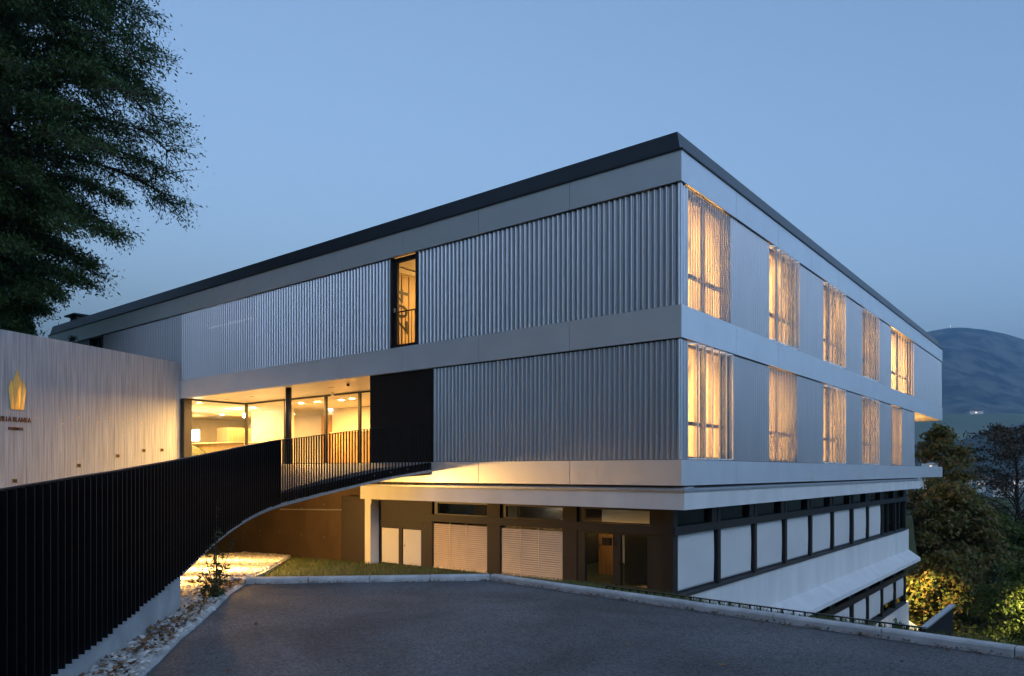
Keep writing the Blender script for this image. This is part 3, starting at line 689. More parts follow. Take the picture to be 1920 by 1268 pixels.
# two venetian blinds lowered over the windows
for a, b in ops[1:]:
    w = bpy.data.objects.new('window', None); col.objects.link(w); w.parent = bld
    B(-b+.02, -a-.02, PL+.13, PL+.14, ZW+.1, ZT0).build('pane', 'glass_dark', w)
    mb = MB(); n = 22; hh = (ZT0-.05-(ZW+.06))/n; sag = random.uniform(-.004,.004)
    for k in range(n):
        z = ZW+.06+k*hh+random.uniform(-.0025,.0025)
        n0 = len(mb.v)
        for xx in (-b+.05, -a-.03):
            mb.v += [(xx,PL+.020,z-.004),(xx,PL+.040,z+hh*.50),(xx,PL+.090,z+hh*.80),(xx,PL+.088,z+hh*.74),(xx,PL+.036,z+hh*.42),(xx,PL+.016,z-.008)]
        for e in range(6): mb.f.append((n0+e, n0+(e+1)%6, n0+6+(e+1)%6, n0+6+e))
    sl = mb.build('blind_slats', 'venetian', w); sl['kind'] = 'stuff'
    for t in (.33, .62): xx = -b+(b-a)*t; B(xx-.008, xx+.008, PL+.016, PL+.022, ZW+.05, ZT0-.02).build('ladder_tape', 'venetian', w)
    B(-b+.04, -a-.02, PL+.01, PL+.09, ZW+.02, ZW+.055).build('bottom_bar', 'venetian', w)
    for xx in (-b+.02, -a-.02): B(xx-.012, xx+.012, PL+.02, PL+.08, ZW, ZT0).build('guide_rail', 'frame', w)
# glazed double door
gd = bpy.data.objects.new('glazed_door', None); col.objects.link(gd); gd.parent = bld
f = MB(); a, b = .91, 2.89
f.box(-b, -b+.22, PL+.02, PL+.12, ZW, ZT0).box(-a-.10, -a, PL+.02, PL+.12, ZW, ZT0).box(-1.90, -1.70, PL+.02, PL+.12, ZW, ZT0).box(-b+.22, -1.90, PL+.02, PL+.12, ZW, ZW+.09).box(-1.70, -a-.10, PL+.02, PL+.12, ZW, ZW+.09)
f.box(-b+.22, -1.90, PL+.02, PL+.12, ZT0-.06, ZT0).box(-1.70, -a-.10, PL+.02, PL+.12, ZT0-.06, ZT0); f.build('frame', 'frame', gd)
B(-b+.22, -1.90, PL+.06, PL+.07, ZW+.09, ZT0-.06).build('pane', 'glass', gd); B(-1.70, -a-.10, PL+.06, PL+.07, ZW+.09, ZT0-.06).build('pane', 'glass', gd)
MB().disc((-1.66, PL-.05, -.42), .045, .07, 12, 'y').build('knob', 'black_steel', gd)
B(-2.14, -1.92, PL-.06, PL+.018, -.02, .16).build('door_closer', 'black_steel', gd)
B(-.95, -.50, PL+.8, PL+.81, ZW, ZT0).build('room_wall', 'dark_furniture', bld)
# white double door
wd = bpy.data.objects.new('service_door', None); col.objects.link(wd); wd.parent = bld
B(-9.83, -9.11, PL-.012, PL-.001, ZW+.02, .02).build('door_leaf', 'blind_white', wd); B(-8.91, -8.18, PL-.012, PL-.001, ZW+.02, .02).build('door_leaf', 'blind_white', wd)
B(-9.08, -8.94, PL-.03, PL-.002, ZW, .06).build('mullion', 'dark_wall', wd); B(-9.95, -8.12, PL-.02, PL-.002, .20, .235).build('drip_rail', 'dark_wall', wd)
MB().disc((-8.86, PL-.05, -.45), .02, .04, 8, 'y').build('handle', 'steel', wd)
# pale post and mesh enclosure at the canopy's end
B(-10.27, -9.98, PL-.30, PL-.002, ZW-.4, C0-.002).build('post', 'white_render', bld)
B(-10.0, -9.97, PL-.34, PL-.30, ZW-.2, C0-.15).build('downpipe', 'white_render', bld)
me_ = bpy.data.objects.new('mesh_enclosure', None); col.objects.link(me_); me_.parent = bld
B(-11.34, -10.30, PL-.30, PL-.295, ZW-.3, C0+.03).build('mesh_panel', 'expanded_mesh', me_)
for xx in (-11.36, -10.30): B(xx, xx+.025, PL-.305, PL-.27, ZW-.4, C0+.06).build('frame', 'dark_wall', me_)
B(-11.36, -10.275, PL-.305, PL-.27, C0+.031, C0+.06).build('frame', 'dark_wall', me_)
# dark panelled wall under the ramp
for k in range(14):
    u0 = 10.0+1.22*k; z1 = 1.39
    B(-u0-1.212, -u0, PL+.004, PL+.12, ZW-1.2, z1).build('wall_panel', 'panel_brown', bld)
    for zz in (.55, -.35):
        MB().disc((-u0-.18, PL-.004, zz+random.uniform(-.1,.1)), .014, .01, 8, 'y').build('anchor', 'steel_dull', bld)
B(-30, -10.0, PL+.13, PL+.3, ZW-1.2, 1.39).build('wall', 'dark_wall', bld)
MB().tube([(-15.0,PL-.03,.40),(-13.0,PL-.03,.46),(-12.9,PL-.03,.46),(-11.4,PL-.03,.50)], .022, 8).build('conduit', 'steel_dull', bld)
# basement interior seen through the glass
B(-10, -.5, 4.6, 4.7, ZW, C0).build('room_wall', 'plaster', bld); B(-10, -.4, PL+.23, 4.6, ZW-.05, ZW).build('room_floor', 'wood_pale', bld); B(-10, -.4, PL+.25, 4.6, C0-.012, C0-.003).build('room_ceiling', 'plaster', bld)
B(-4.9, -4.8, PL+.25, 4.6, ZW, C0-.02).build('room_wall', 'dark_wall', bld)
B(-3.42, -2.92, 2.2, 2.26, ZW+.01, .36).build('inner_door', 'wood', bld); MB().disc((-3.34, 2.14, -.2), .03, .06, 8, 'y').build('inner_door_knob', 'steel', bld)
B(-2.12, -1.2, 1.3, 1.9, ZW+.01, .26).build('cupboard', 'dark_furniture', bld)
light('basement_light', 'AREA', (-2.3, 1.5, C0-.05), 5, WARM, .8, parent=bld); light('basement_light', 'AREA', (-5.5, 2.5, C0-.05), 7, (1,.8,.5), .8, parent=bld)
B(-5.2, -4.4, 2.4, 2.5, C0-.10, C0-.06).build('strip_light', 'lamp_white', bld)

# right side of the base: two bands of windows with white spandrels
PX = -.35; PV = [.36,2.74,5.17,7.63,10.09,12.58,15.10,17.55,20.05,22.57,24.75]
def side_storey(zt, z_tr0, z_tr1, z_bl, z_sill, k0, k1, blinds, drop):
    for i in range(k0, k1+1):
        v = PV[i]; w = .22 if i in (0,) else .17
        B(PX-.15, PX+.06 if i == 6 else PX+.035, v-w*.5, v+w*.5, z_sill-.02, zt-.002).build('post', 'frame', bld)
        if i > k0: B(PX-.14, PX+.02, v-.42, v-.17*.5-.002, z_tr1+.001, zt-.004).build('clerestory_post', 'frame', bld)
    B(PX-.02, PX+.07, PV[k0]-.10, PV[k1]+.18, z_tr0, z_tr1).build('transom', 'frame', bld)
    B(PX-.09, PX-.08, PV[k0], PV[k1], z_sill, zt).build('glazing', 'glass_dark', bld)
    for i in range(k0, k1):
        a, b = PV[i]+.09, PV[i+1]-.16
        if i in blinds:
            zb_ = z_bl+drop.get(i, 0)
            w = bpy.data.objects.new('roller_blind', None); col.objects.link(w); w.parent = bld
            mb = MB(); n = 10; m2 = 6
            for r_ in range(n+1):
                for c_ in range(m2+1):
                    t = r_/n; s_ = c_/m2
                    mb.v.append((PX-.045+.018*math.sin(math.pi*t)*(s_*.6+.2)+.004*math.sin(i*2.1+s_*7), a+.015+(b-a-.03)*s_, z_tr0-.01-(z_tr0-.01-zb_)*t))
            for r_ in range(n):
                for c_ in range(m2):
                    q = r_*(m2+1)+c_; mb.f.append((q, q+1, q+m2+2, q+m2+1))
            mb.build('fabric', 'blind_white', w, True)
            B(PX-.06, PX-.03, a+.015, b-.015, zb_-.03, zb_).build('hem_bar', 'steel_dull', w)
        else:
            B(PX-.10, PX-.02, (a+b)/2-.05, (a+b)/2+.05, z_sill, z_tr0).build('mullion', 'frame', bld)
    MB().extrude([(-.12,z_sill-.10),(.06,z_sill-.10),(.06,z_sill-.03),(-.12,z_sill+.02)], (PX,PV[k0]-.05,0), (PX,PV[k1]+.12,0), (1,0,0)).build('sill', 'sill', bld)
def spandrel(z0, z1, zl, v0, v1, name='spandrel'):
    MB().extrude([(-.3,zl),(.52,zl),(.52,zl+.14),(.01,z0),(.01,z1),(-.3,z1)], (PX,v0,0), (PX,v1,0), (1,0,0)).build(name, 'white_render', bld)
side_storey(C0, ZT0, ZT1, -.93, -1.0, 0, 10, {0,1,2,3,4,5,6,7}, {})
spandrel(-2.10, -1.102, -2.60, .42, 25.6)
side_storey(-2.60, -3.28, -3.06, -4.45, -4.5, 3, 10, {3,4,5,6,7,8,9}, {5:.2, 6:.1, 7:.15, 8:.38, 9:.3})
spandrel(-5.55, -4.602, -6.0, 5.0, 25.6)
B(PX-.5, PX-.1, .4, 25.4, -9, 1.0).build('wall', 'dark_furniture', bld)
B(-20, PX-.3, 25.3, 25.6, -9, C0).build('wall', 'white_render', bld)
B(-.36, -.20, PL-.04, PL+.1, ZW-.3, C0-.002).build('corner_post', 'frame', bld) if False else None

# ------------------------------------------------------------------ board-marked concrete wall with emblem
wall_len = 24.0
wx0, wy0 = -21.20, -.012
wd_ = Vector((EX*.3236-EY*.946, EY*.3236+EX*.946, 0))       # along the wall towards the building
wdir = -Vector((wd_.x, wd_.y, 0)).normalized()               # from the building towards the road
wnrm = Vector((-wdir.y, wdir.x, 0))
if wnrm.dot(Vector((cx, cy, 0))-Vector((wx0, wy0, 0))) < 0: wnrm = -wnrm
cw = thing('concrete_wall', 'tall board-marked concrete wall carrying a gold emblem beside the ramp', 'wall', (wx0, wy0, 0))
cw.rotation_euler = (0, 0, math.atan2(wdir.y, wdir.x))       # local x: away from the building, local y: ...
yside = 1 if Vector((-math.sin(cw.rotation_euler.z), math.cos(cw.rotation_euler.z), 0)).dot(wnrm) > 0 else -1
WT = 5.955
mb = MB(); x = 0.0; prevd = None; rr = random.Random(3)
while x < wall_len:
    w = rr.uniform(.045, .125); d = rr.uniform(0, .007); x1 = min(x+w, wall_len)
    ys = sorted((-.34*yside, -d*yside)); mb.box(x, x1, ys[0], ys[1], -.3, WT); x = x1
mb.build('wall_body', 'concrete_board', cw)
def wz(p, y):                                               # place on the wall face -> (local x, height)
    r = (p-960)/1381; s_ = (-12.97-28.8*r)/(.3236-.946*r); return s_, (884-y)/1381*(28.8-.946*s_)+H
def onwall(o, sx, z, off=.0): o.location = (sx, off*yside, z); return o
# emblem: three gold blades, modelled upright in the wall plane (local x towards the road is the viewer's left)
ex, ez = wz(31.5, 768); eh = 1.23; ew = .56
blades = [[(0,1),(.27,.665),(.14,0.0),(-.14,.0),(-.27,.665)], [(-.345,.735),(-.27,.60),(-.165,.0),(-.36,.0),(-.5,.50)], [(.345,.735),(.5,.50),(.36,.0),(.165,.0),(.27,.60)]]
emb = bpy.data.objects.new('emblem', None); col.objects.link(emb); emb.parent = cw
for pts in blades:
    mb = MB(); n = len(pts); c = (sum(p[0] for p in pts)/n, sum(p[1] for p in pts)/n)
    for off, P in ((.02, pts), (.035, pts)):
        mb.v += [(ex-px*ew, off*yside, ez+pz*eh) for px, pz in P]
    mb.v.append((ex-c[0]*ew, .062*yside, ez+c[1]*eh)); t = len(mb.v)-1
    for i in range(n): mb.f += [(i, (i+1)%n, n+(i+1)%n, n+i), (n+i, n+(i+1)%n, t)]
    mb.f.append(tuple(range(n))); mb.build('emblem_blade', 'brass', emb)
def wall_text(txt, p, y, size, m, sp):
    o = link('lettering', text_mesh(txt, size, .012, m, sp), cw); sx, z = wz(p, y)
    o.location = (sx, .016*yside, z); o.rotation_euler = (R(90), 0, R(180) if yside > 0 else 0); o.scale = (.70, 1, 1); return o
wall_text('VILLA BLANKA', 28.5, 791, .215, 'bronze', 1.02); wall_text('INNSBRUCK', 29.5, 806.5, .125, 'bronze', 1.0)
for p, y in ((28,902),(148,873),(221,855),(270,845),(304,844)):
    sx, z = wz(p, y); wl = bpy.data.objects.new('step_light', None); col.objects.link(wl); wl.parent = cw
    f = MB()
    for q in ((-.09,.09,.055,.07),(-.09,.09,-.07,-.055),(-.09,-.075,-.055,.055),(.075,.09,-.055,.055)):
        ys = sorted((-.004*yside, .012*yside)); f.box(sx+q[0], sx+q[1], ys[0], ys[1], z+q[2], z+q[3])
    f.build('trim', 'trim_brass', wl); ys = sorted((.001*yside, .003*yside)); B(sx-.075, sx+.075, ys[0], ys[1], z-.055, z+.055).build('recess', 'dark_wall', wl)
for p, y in ((68,784),(118,795),(149,783),(184,792),(206,783),(230,792),(247,785),(265,793),(278,790)):
    sx, z = wz(p, y); o = MB().disc((sx, 0, z), .022, .010*yside, 10, 'y').build('tie_plug', 'brass', cw)

# ------------------------------------------------------------------ light under the ramp
def flood(label, a, b, zr, kind, e):
    ul = thing('flood_lamp', label, 'lamp', (0,0,0), 'lamps under the ramp'); lx, ly = W(a, b); z = H+zr
    MB().disc((lx, ly, z), .11, .10, 14).build('housing', 'black_steel', ul); MB().disc((lx, ly, z-.008), .09, .006, 14).build('lens', 'lamp_warm', ul)
    light('flood_light', kind, (lx, ly, z-.03 if kind == 'AREA' else z-.16), e, (1,.53,.14), .18, radius=.12, parent=ul)
flood('lamp under the ramp, the one nearest the road, lighting the gravel', -5.2, 11.2, -1.2, 'AREA', 20)
flood('lamp under the middle of the ramp, lighting the gravel', -6.0, 14.6, -.85, 'AREA', 72)
flood('lamp under the ramp closest to the dark panelled wall', -7.6, 19.2, -.80, 'POINT', 200)

# ------------------------------------------------------------------ gravel, leaves, grass
ICO_V = []; g_ = (1+5**.5)/2
for a in (-1,1):
    for b in (-g_,g_): ICO_V += [(0,a,b),(a,b,0),(b,0,a)]
ICO_V = np.array(ICO_V, float); ICO_V /= np.linalg.norm(ICO_V[0])
def hull_faces():
    F = []; n = 12
    dmin = min(np.linalg.norm(ICO_V[0]-ICO_V[k]) for k in range(1, n))*1.01
    for i in range(n):
        for j in range(i+1, n):
            for k in range(j+1, n):
                if all(np.linalg.norm(ICO_V[p]-ICO_V[q]) < dmin for p, q in ((i,j),(j,k),(i,k))):
                    nn = np.cross(ICO_V[j]-ICO_V[i], ICO_V[k]-ICO_V[i]); F.append((i,j,k) if nn.dot(ICO_V[i]) > 0 else (i,k,j))
    return np.array(F)
ICO_F = hull_faces()
railx = lambda b: np.interp(b, path[:,1], path[:,0])
edgex = lambda b: np.interp(b, [p[1] for p in EDGE], [p[0] for p in EDGE])
lawnx = lambda b: np.interp(b, [p[1] for p in LAWN_EDGE], [p[0] for p in LAWN_EDGE])
def w_arr(a, b): da, db = a-3.59, b-15.6; return .7815*da-.6238*db, .6238*da+.7815*db
def gravel_ground(a, b): return terrain(a, b)
# gravel bed sheet a little above the soil
def bedz(a, b): return terrain(a, b)+.015
mb = MB(); bb = np.r_[np.arange(1.5, 11.2, .4), np.arange(11.3, 27.5, .6)]
for i, b in enumerate(bb):
    right = edgex(b)+.0 if b < 11.1 else lawnx(b); left = railx(b)+.0 if b < 9.03 else (railx(b) if b < 14.4 else railx(14.4))-6*min(1,(b-9.03)/2)
    for k in range(9):
        a = left+(right-left)*k/8; x, y = W(a, b); mb.v.append((x, y, float(bedz(a, b))+H))
    if i:
        for k in range(8): q = 9*i+k; mb.f.append((q-9, q-8, q+1, q))
tag(mb.build('gravel_bed', 'gravel_base', None, True), kind='structure')
def scatter(n, fa):
    out = []
    while sum(len(o) for o in out) < n: out.append(fa(n))
    return np.concatenate(out)[:n]
def stones(n, blo, bhi, smin, smax, pw=1.0):
    def f(m):
        b = blo+(bhi-blo)*rng.random(m)**pw
        right = np.where(b < 11.1, edgex(b)-.03, lawnx(b)-.08); left = np.where(b < 9.03, railx(b)+.03, np.where(b < 14.4, railx(b), railx(14.4))-5*np.clip((b-9.03)/2, 0, 1))
        a = left+(right-left)*rng.random(m)
        x, y = w_arr(a, b); ok = (y < .33)
        return np.stack([a, b], 1)[ok]
    P = scatter(n, f); a, b = P[:,0], P[:,1]; x, y = w_arr(a, b)
    sz = smin+(smax-smin)*rng.random(n)**1.6
    z = terrain(a, b)+H+.012+sz*.18+rng.random(n)*.012
    V = ICO_V[None]*(1+.20*(rng.random((n,12,1))-.5)*2)
    sc3 = np.stack([.8+.7*rng.random(n), .7+.5*rng.random(n), .55+.35*rng.random(n)], 1)*sz[:,None]*.5
    V = V*sc3[:,None,:]
    t = rng.random(n)*6.283; tl = (rng.random(n)-.5)*.9
    c, s_ = np.cos(t), np.sin(t); X = V[:,:,0]*c[:,None]-V[:,:,1]*s_[:,None]; Y = V[:,:,0]*s_[:,None]+V[:,:,1]*c[:,None]; Z = V[:,:,2]
    c2, s2 = np.cos(tl), np.sin(tl); X2 = X*c2[:,None]-Z*s2[:,None]; Z2 = X*s2[:,None]+Z*c2[:,None]
    V = np.stack([X2+x[:,None], Y+y[:,None], Z2+z[:,None]], -1).reshape(-1, 3)
    F = (ICO_F[None]+12*np.arange(n)[:,None,None]).reshape(-1, 3); return V, F
parts_ = [stones(4200, 3.5, 11.0, .045, .10), stones(9500, 9.0, 17.0, .05, .10), stones(9000, 15.0, 26.5, .07, .13)]
off = 0; VV = []; FF = []
for V, F in parts_: VV.append(V); FF.append(F+off); off += len(V)
tag(link('gravel', npmesh('gravel', np.concatenate(VV), np.concatenate(FF), 'gravel_stone'), None, True), 'pale crushed stone gravel lying under and beside the curved ramp', 'gravel', kind='stuff')
def leaf_litter(P, smin, smax, name, zoff=.02, m='leaf_litter', curl=.35):
    n = len(P); x, y = w_arr(P[:,0], P[:,1]); z = P[:,2]+zoff+rng.random(n)*.03
    sz = smin+(smax-smin)*rng.random(n); t = rng.random(n)*6.283; dx = np.stack([np.cos(t), np.sin(t), (rng.random(n)-.5)*.8], 1); dy = np.stack([-np.sin(t), np.cos(t), (rng.random(n)-.5)*.8], 1)
    c = np.stack([x, y, z], 1); up = np.array([0,0,1.0])
    pts = [c-dx*sz[:,None]*.5+up*(sz*curl*rng.random(n))[:,None], c+dy*sz[:,None]*.28, c+dx*sz[:,None]*.5+up*(sz*curl*rng.random(n))[:,None], c-dy*sz[:,None]*.28]
    V = np.stack(pts, 1).reshape(-1, 3); F = np.arange(4*n).reshape(n, 4)[:, [0,1,2,3]]
    F3 = np.concatenate([F[:, [0,1,3]], F[:, [1,2,3]]]); return link(name, npmesh(name, V, F3, m))
n = 620; b = 4.5+6.8*rng.random(n)**.8; clump = .5+.5*np.sin(b*3.1)*np.sin(b*1.3+1); b = b[clump+rng.random(n)*.7 > .55]
a = railx(b)+.05+(edgex(b)-railx(b)-.12)*np.clip(.5+.27*rng.standard_normal(len(b)), 0, 1)
P = np.stack([a, b, terrain(a, b)+H+.045], 1)
tag(leaf_litter(P, .04, .095, 'fallen_leaves'), 'brown dry leaves lying on the gravel strip below the ramp wall', 'leaves', kind='stuff')
# dry leaves and dirt gathered along the kerb
t = rng.random(900); k0 = np.array((-.34,11.45)); k1 = np.array((6.2,5.14)); kl = np.array((-3.9,11.1))
tt = t[:620]; a1 = k0[0]+(k1[0]-k0[0])*tt; b1 = k0[1]+(k1[1]-k0[1])*tt; dd = .015+.05*rng.random(620)**2*(1+2*(np.sin(tt*40) > .2)); a1 -= N2[0]*dd; b1 -= N2[1]*dd
tt = t[620:]; a2 = kl[0]+(k0[0]-kl[0])*tt; b2 = kl[1]+(k0[1]-kl[1])*tt; dd = .015+.06*rng.random(280)**2; a2 -= N1[0]*dd; b2 -= N1[1]*dd
P = np.stack([np.r_[a1,a2], np.r_[b1,b2], np.zeros(900)], 1)
tag(leaf_litter(P, .015, .05, 'kerb_litter', .004), 'dry leaf crumbs gathered in the gutter along the kerb', 'leaves', kind='stuff')
for i, (p, y) in enumerate(((430,1262),(592,1140),(480,1175),(1307,1180),(1352,1249),(1072,1128),(905,1213),(1692,1246),(700,1190),(1180,1215))):
    bq = H*1381/(y-884); aq = (p-960)/1381*bq
    o = leaf_litter(np.array([[aq, bq, .0]]), .06, .08, 'fallen_leaf', .008)
    tag(o, ['curled brown leaf lying nearest the camera beside the gravel edging','brown leaf alone on the asphalt below the left kerb','brown leaf on the asphalt close to the gravel strip','pale brown leaf on the asphalt below the metal fence','small leaf on the asphalt in the lower right','small leaf near the bend of the kerb','small leaf in the middle of the asphalt','leaf on the asphalt near the right end of the kerb','small leaf on the asphalt left of the middle','small leaf on the asphalt right of the middle'][i], 'leaf', 'single leaves on the asphalt')
# lawn
def blades(P, hmin, hmax, w, name):
    n = len(P); x, y = w_arr(P[:,0], P[:,1]); z = terrain(P[:,0], P[:,1])+H-.03
    h = hmin+(hmax-hmin)*rng.random(n)**2; t = rng.random(n)*6.283; ln = h*(.25+.5*rng.random(n)); t2 = rng.random(n)*6.283
    d = np.stack([np.cos(t), np.sin(t), 0*t], 1)*w; l = np.stack([np.cos(t2)*ln, np.sin(t2)*ln, h], 1); c = np.stack([x, y, z], 1)
    m_ = l*np.array([.35,.35,.6])
    V = np.stack([c-d, c+d, c+m_+d*.7, c+m_-d*.7, c+l], 1).reshape(-1, 3); q = 5*np.arange(n)[:,None]
    F = np.concatenate([q+np.array([0,1,2]), q+np.array([0,2,3]), q+np.array([3,2,4])]); return link(name, npmesh(name, V, F, 'grass_blade'))
def lawn_pts(m):
    a = -8+18*rng.random(m); b = 4+22*rng.random(m)
    dk = np.maximum((a-KB[0])*N1[0]+(b-KB[1])*N1[1], (a-KB[0])*N2[0]+(b-KB[1])*N2[1]); x, y = w_arr(a, b)
    ok = (dk > .14) & (a > lawnx(b)+.02) & ((y < .3) | (x > .3)) & (rng.random(m) < np.where(dk < 1.2, 1, .55)) & (x < 14) & (y < 9)
    return np.stack([a, b], 1)[ok]
tag(blades(scatter(42000, lawn_pts), .04, .15, .006, 'lawn_grass'), 'rough green lawn between the kerb and the building', 'grass', kind='stuff')
def tuft_pts(m):
    t = rng.random(m); cl = np.sin(t*60)+np.sin(t*23+1); t = t[cl > -.6]; m = len(t)
    dd = .13+.25*rng.random(m)**1.5; a = k0[0]+(8-k0[0])*t; b = k0[1]+(3.4-k0[1])*t
    return np.stack([a+N2[0]*dd, b+N2[1]*dd], 1)
tag(blades(scatter(5000, tuft_pts), .05, .17, .005, 'kerb_grass'), 'grass tufts standing behind the kerb', 'grass', kind='stuff')

# ------------------------------------------------------------------ young plant in the gravel
def stem_path(p0, az, lean, h, n=7, wob=.02):
    pts = []
    for i in range(n):
        t = i/(n-1); pts.append((p0[0]+math.cos(az)*lean*t**1.5+random.uniform(-wob,wob)*t, p0[1]+math.sin(az)*lean*t**1.5+random.uniform(-wob,wob)*t, p0[2]+h*t))
    return pts
def rhombs(C, D, N_, L, Wd):
    D = D/np.linalg.norm(D, axis=1)[:,None]; S = np.cross(D, N_); S /= np.linalg.norm(S, axis=1)[:,None]+1e-9
    n = len(C); L = np.asarray(L)[:,None]; Wd = np.asarray(Wd)[:,None]
    nn = np.cross(S, D)
    return np.stack([C-D*L*.5, C+S*Wd*.5-nn*L*.06, C+D*L*.5-nn*L*.12, C-S*Wd*.5-nn*L*.06], 1).reshape(-1, 3), np.arange(4*n).reshape(n, 4)
def plant(loc, label):
    t = thing('young_shrub', label, 'plant', loc); sm = MB(); C = []; D = []
    for k in range(8):
        h = (1.35,1.0,.85,.7,.6,.5,.95,.45)[k]; pts = stem_path((random.uniform(-.05,.05),random.uniform(-.05,.05),0), random.uniform(0,6.3), random.uniform(.05,.30), h)
        sm.tube(pts, [.011*(1-.75*i/6) for i in range(7)], 5)
        for i in range(1, 7):
            for q in range(7 if h < .9 or i < 4 else 3):
                a = random.uniform(0, 6.3); f = random.random(); p = np.array(pts[i-1])*(1-f)+np.array(pts[i])*f; d = np.array((math.cos(a), math.sin(a), random.uniform(-.5,.6)))
                C.append(p+d*.05); D.append(d)
    for q in range(130): C.append(np.array((random.gauss(-.06,.09), random.gauss(-.04,.09), abs(random.gauss(.12,.12))))); D.append(np.array((random.gauss(0,1), random.gauss(0,1), random.gauss(.2,.5))))
    sm.build('stem', 'bark', t); C = np.array(C); D = np.array(D); n = len(C)
    V, F = rhombs(C, D, rng.standard_normal((n,3)), .05+.05*rng.random(n), .02+.02*rng.random(n)); link('leaves', npmesh('leaves', V, F, 'plant_leaf'), t)
    return t
pa, pb = -4.02, 9.95
plant((*W(pa, pb), float(terrain(pa, pb))+H), 'leggy young shrub growing from the gravel beside the ramp')

# ------------------------------------------------------------------ low metal fence behind the kerb and the dark panel at its end
def fence():
    t = thing('metal_fence', 'low dark flat-bar fence running just behind the right-hand kerb', 'fence')
    q0, q1 = np.array((1.35, 10.55)), np.array((4.30, 7.74)); n = 30; top = H-1.635
    P0, P1 = Vector((*W(*q0), top)), Vector((*W(*q1), top)); d = (P1-P0).normalized(); nn = Vector((-d.y, d.x, 0))
    MB().extrude([(-.02,-.012),(.02,-.012),(.02,0),(-.02,0)], P0, P1, nn).build('top_rail', 'black_steel', t)
    me = B(-.004,.004,-.018,.018,-.95,-.012).mesh('fence_bar', 'black_steel'); ang = math.atan2(d.y, d.x)
    for i in range(n+1):
        p = P0.lerp(P1, (i+.02)/(n+.04)); o = link('fence_bar', me, t); o.location = p; o.rotation_euler = (0,0,ang)
    MB().extrude([(-.02,-.86),(.02,-.86),(.02,-.85),(-.02,-.85)], P0, P1, nn).build('bottom_rail', 'black_steel', t)
    p = thing('stair_guard', 'solid black guard panel with a grey top rail at the end of the low fence', 'panel')
    A = Vector((*W(4.33,7.74), 0)); Bq = Vector((*W(5.42,9.06), 0)); d = (Bq-A).normalized(); nn = Vector((-d.y, d.x, 0))
    MB().extrude([(-.006,top-1.3),(.006,top-1.3),(.006,top-.02),(-.006,top-.02)], A, Bq, nn).build('sheet', 'black_matt', p)
    MB().extrude([(-.03,top-.019),(.03,top-.019),(.03,top),(-.03,top)], A, Bq, nn).build('top_rail', 'steel_dull', p)
    for f_ in (0, .33, .66, .985): o = B(-.015,.015,-.02,.02,-1.3,-.02).build('post', 'black_steel', p); q = A.lerp(Bq, f_)+nn*.03; o.location = (q.x, q.y, top); o.rotation_euler = (0,0,math.atan2(d.y,d.x))
fence()

# ------------------------------------------------------------------ trees
def tree(label, a, b, ztop, zbase, prof, nlimb, leafn, lsize, leaf, bark='bark', name='tree', group=None, seed=1, droop=.15, sub=6, spread=.55, trunk_r=.22, zfirst=.15, lean=(0,0), width=.45, rise=.25):
    """prof: [(height fraction, crown radius)]"""
    rr = random.Random(seed); rg = np.random.default_rng(seed)
    x0, y0 = W(a, b); hgt = ztop-zbase; t = thing(name, label, 'tree', (x0, y0, zbase+H), group)
    hs, rs = zip(*prof); mb = MB(); n = 12; tp = []
    for i in range(n):
        f = i/(n-1); tp.append(Vector((lean[0]*f+rr.uniform(-.12,.12)*f*2, lean[1]*f+rr.uniform(-.12,.12)*f*2, hgt*.96*f)))
    mb.tube(tp, [max(.015, trunk_r*(1-f/(n-1))**.8) for f in range(n)], 8)
    TW = []; TD = []
    for k in range(nlimb):
        f = zfirst+(1-zfirst)*(k+rr.random())/nlimb; i = min(int(f*(n-1)), n-2); ff = f*(n-1)-i; p = tp[i].lerp(tp[i+1], ff)
        rad = float(np.interp(f, hs, rs))*rr.uniform(.72, 1.08); az = k*2.39996+rr.uniform(-.4,.4)
        pts = [p.copy()]; m = 6; dz = rise*rad
        for j in range(1, m+1):
            s_ = j/m; q = p+Vector((math.cos(az)*rad*s_, math.sin(az)*rad*s_, dz*s_*(1.3-s_)*2-droop*rad*s_*s_))
            q += Vector((rr.gauss(0,.05), rr.gauss(0,.05), rr.gauss(0,.04)))*rad*.5; pts.append(q)
        r0 = max(.012, trunk_r*.34*(1-f)+.012); mb.tube(pts, [r0*(1-.85*j/m) for j in range(m+1)], 5, False)
        for j in range(1, m+1):
            for q_ in range(sub if j > 1 else 2):
                az2 = az+rr.gauss(0, .9); ln = rad*rr.uniform(.14, .34)*(1.15-.4*j/m); st = pts[j].lerp(pts[j-1], rr.random())
                en = st+Vector((math.cos(az2)*ln, math.sin(az2)*ln, rr.uniform(-.35,.4)*ln-droop*ln))
                mb.tube([st, st.lerp(en,.5)+Vector((0,0,.05*ln)), en], [r0*.28, r0*.18, .004], 4, False)
                for s_ in (.25,.5,.75,1.0): TW.append(st.lerp(en, s_)); TD.append(en-st)
    mb.build('trunk', bark, t)
    TW = np.array([tuple(v) for v in TW]); TD = np.array([tuple(v) for v in TD]); TD /= np.linalg.norm(TD, axis=1)[:,None]+1e-9
    dens = .35+rg.random(len(TW))**1.5; idx = rg.choice(len(TW), leafn, p=dens/dens.sum())
    C = TW[idx]+rg.standard_normal((leafn,3))*spread*np.array([.5,.5,.34]); D = TD[idx]*.7+rg.standard_normal((leafn,3))*.55+np.array([0,0,-.35])
    V, F = rhombs(C, D, rg.standard_normal((leafn,3))*.6+np.array([0,0,1.]), lsize*(.6+.8*rg.random(leafn)), lsize*width*(.6+.8*rg.random(leafn)))
    link('crown', npmesh('crown', V, F, leaf), t); return t
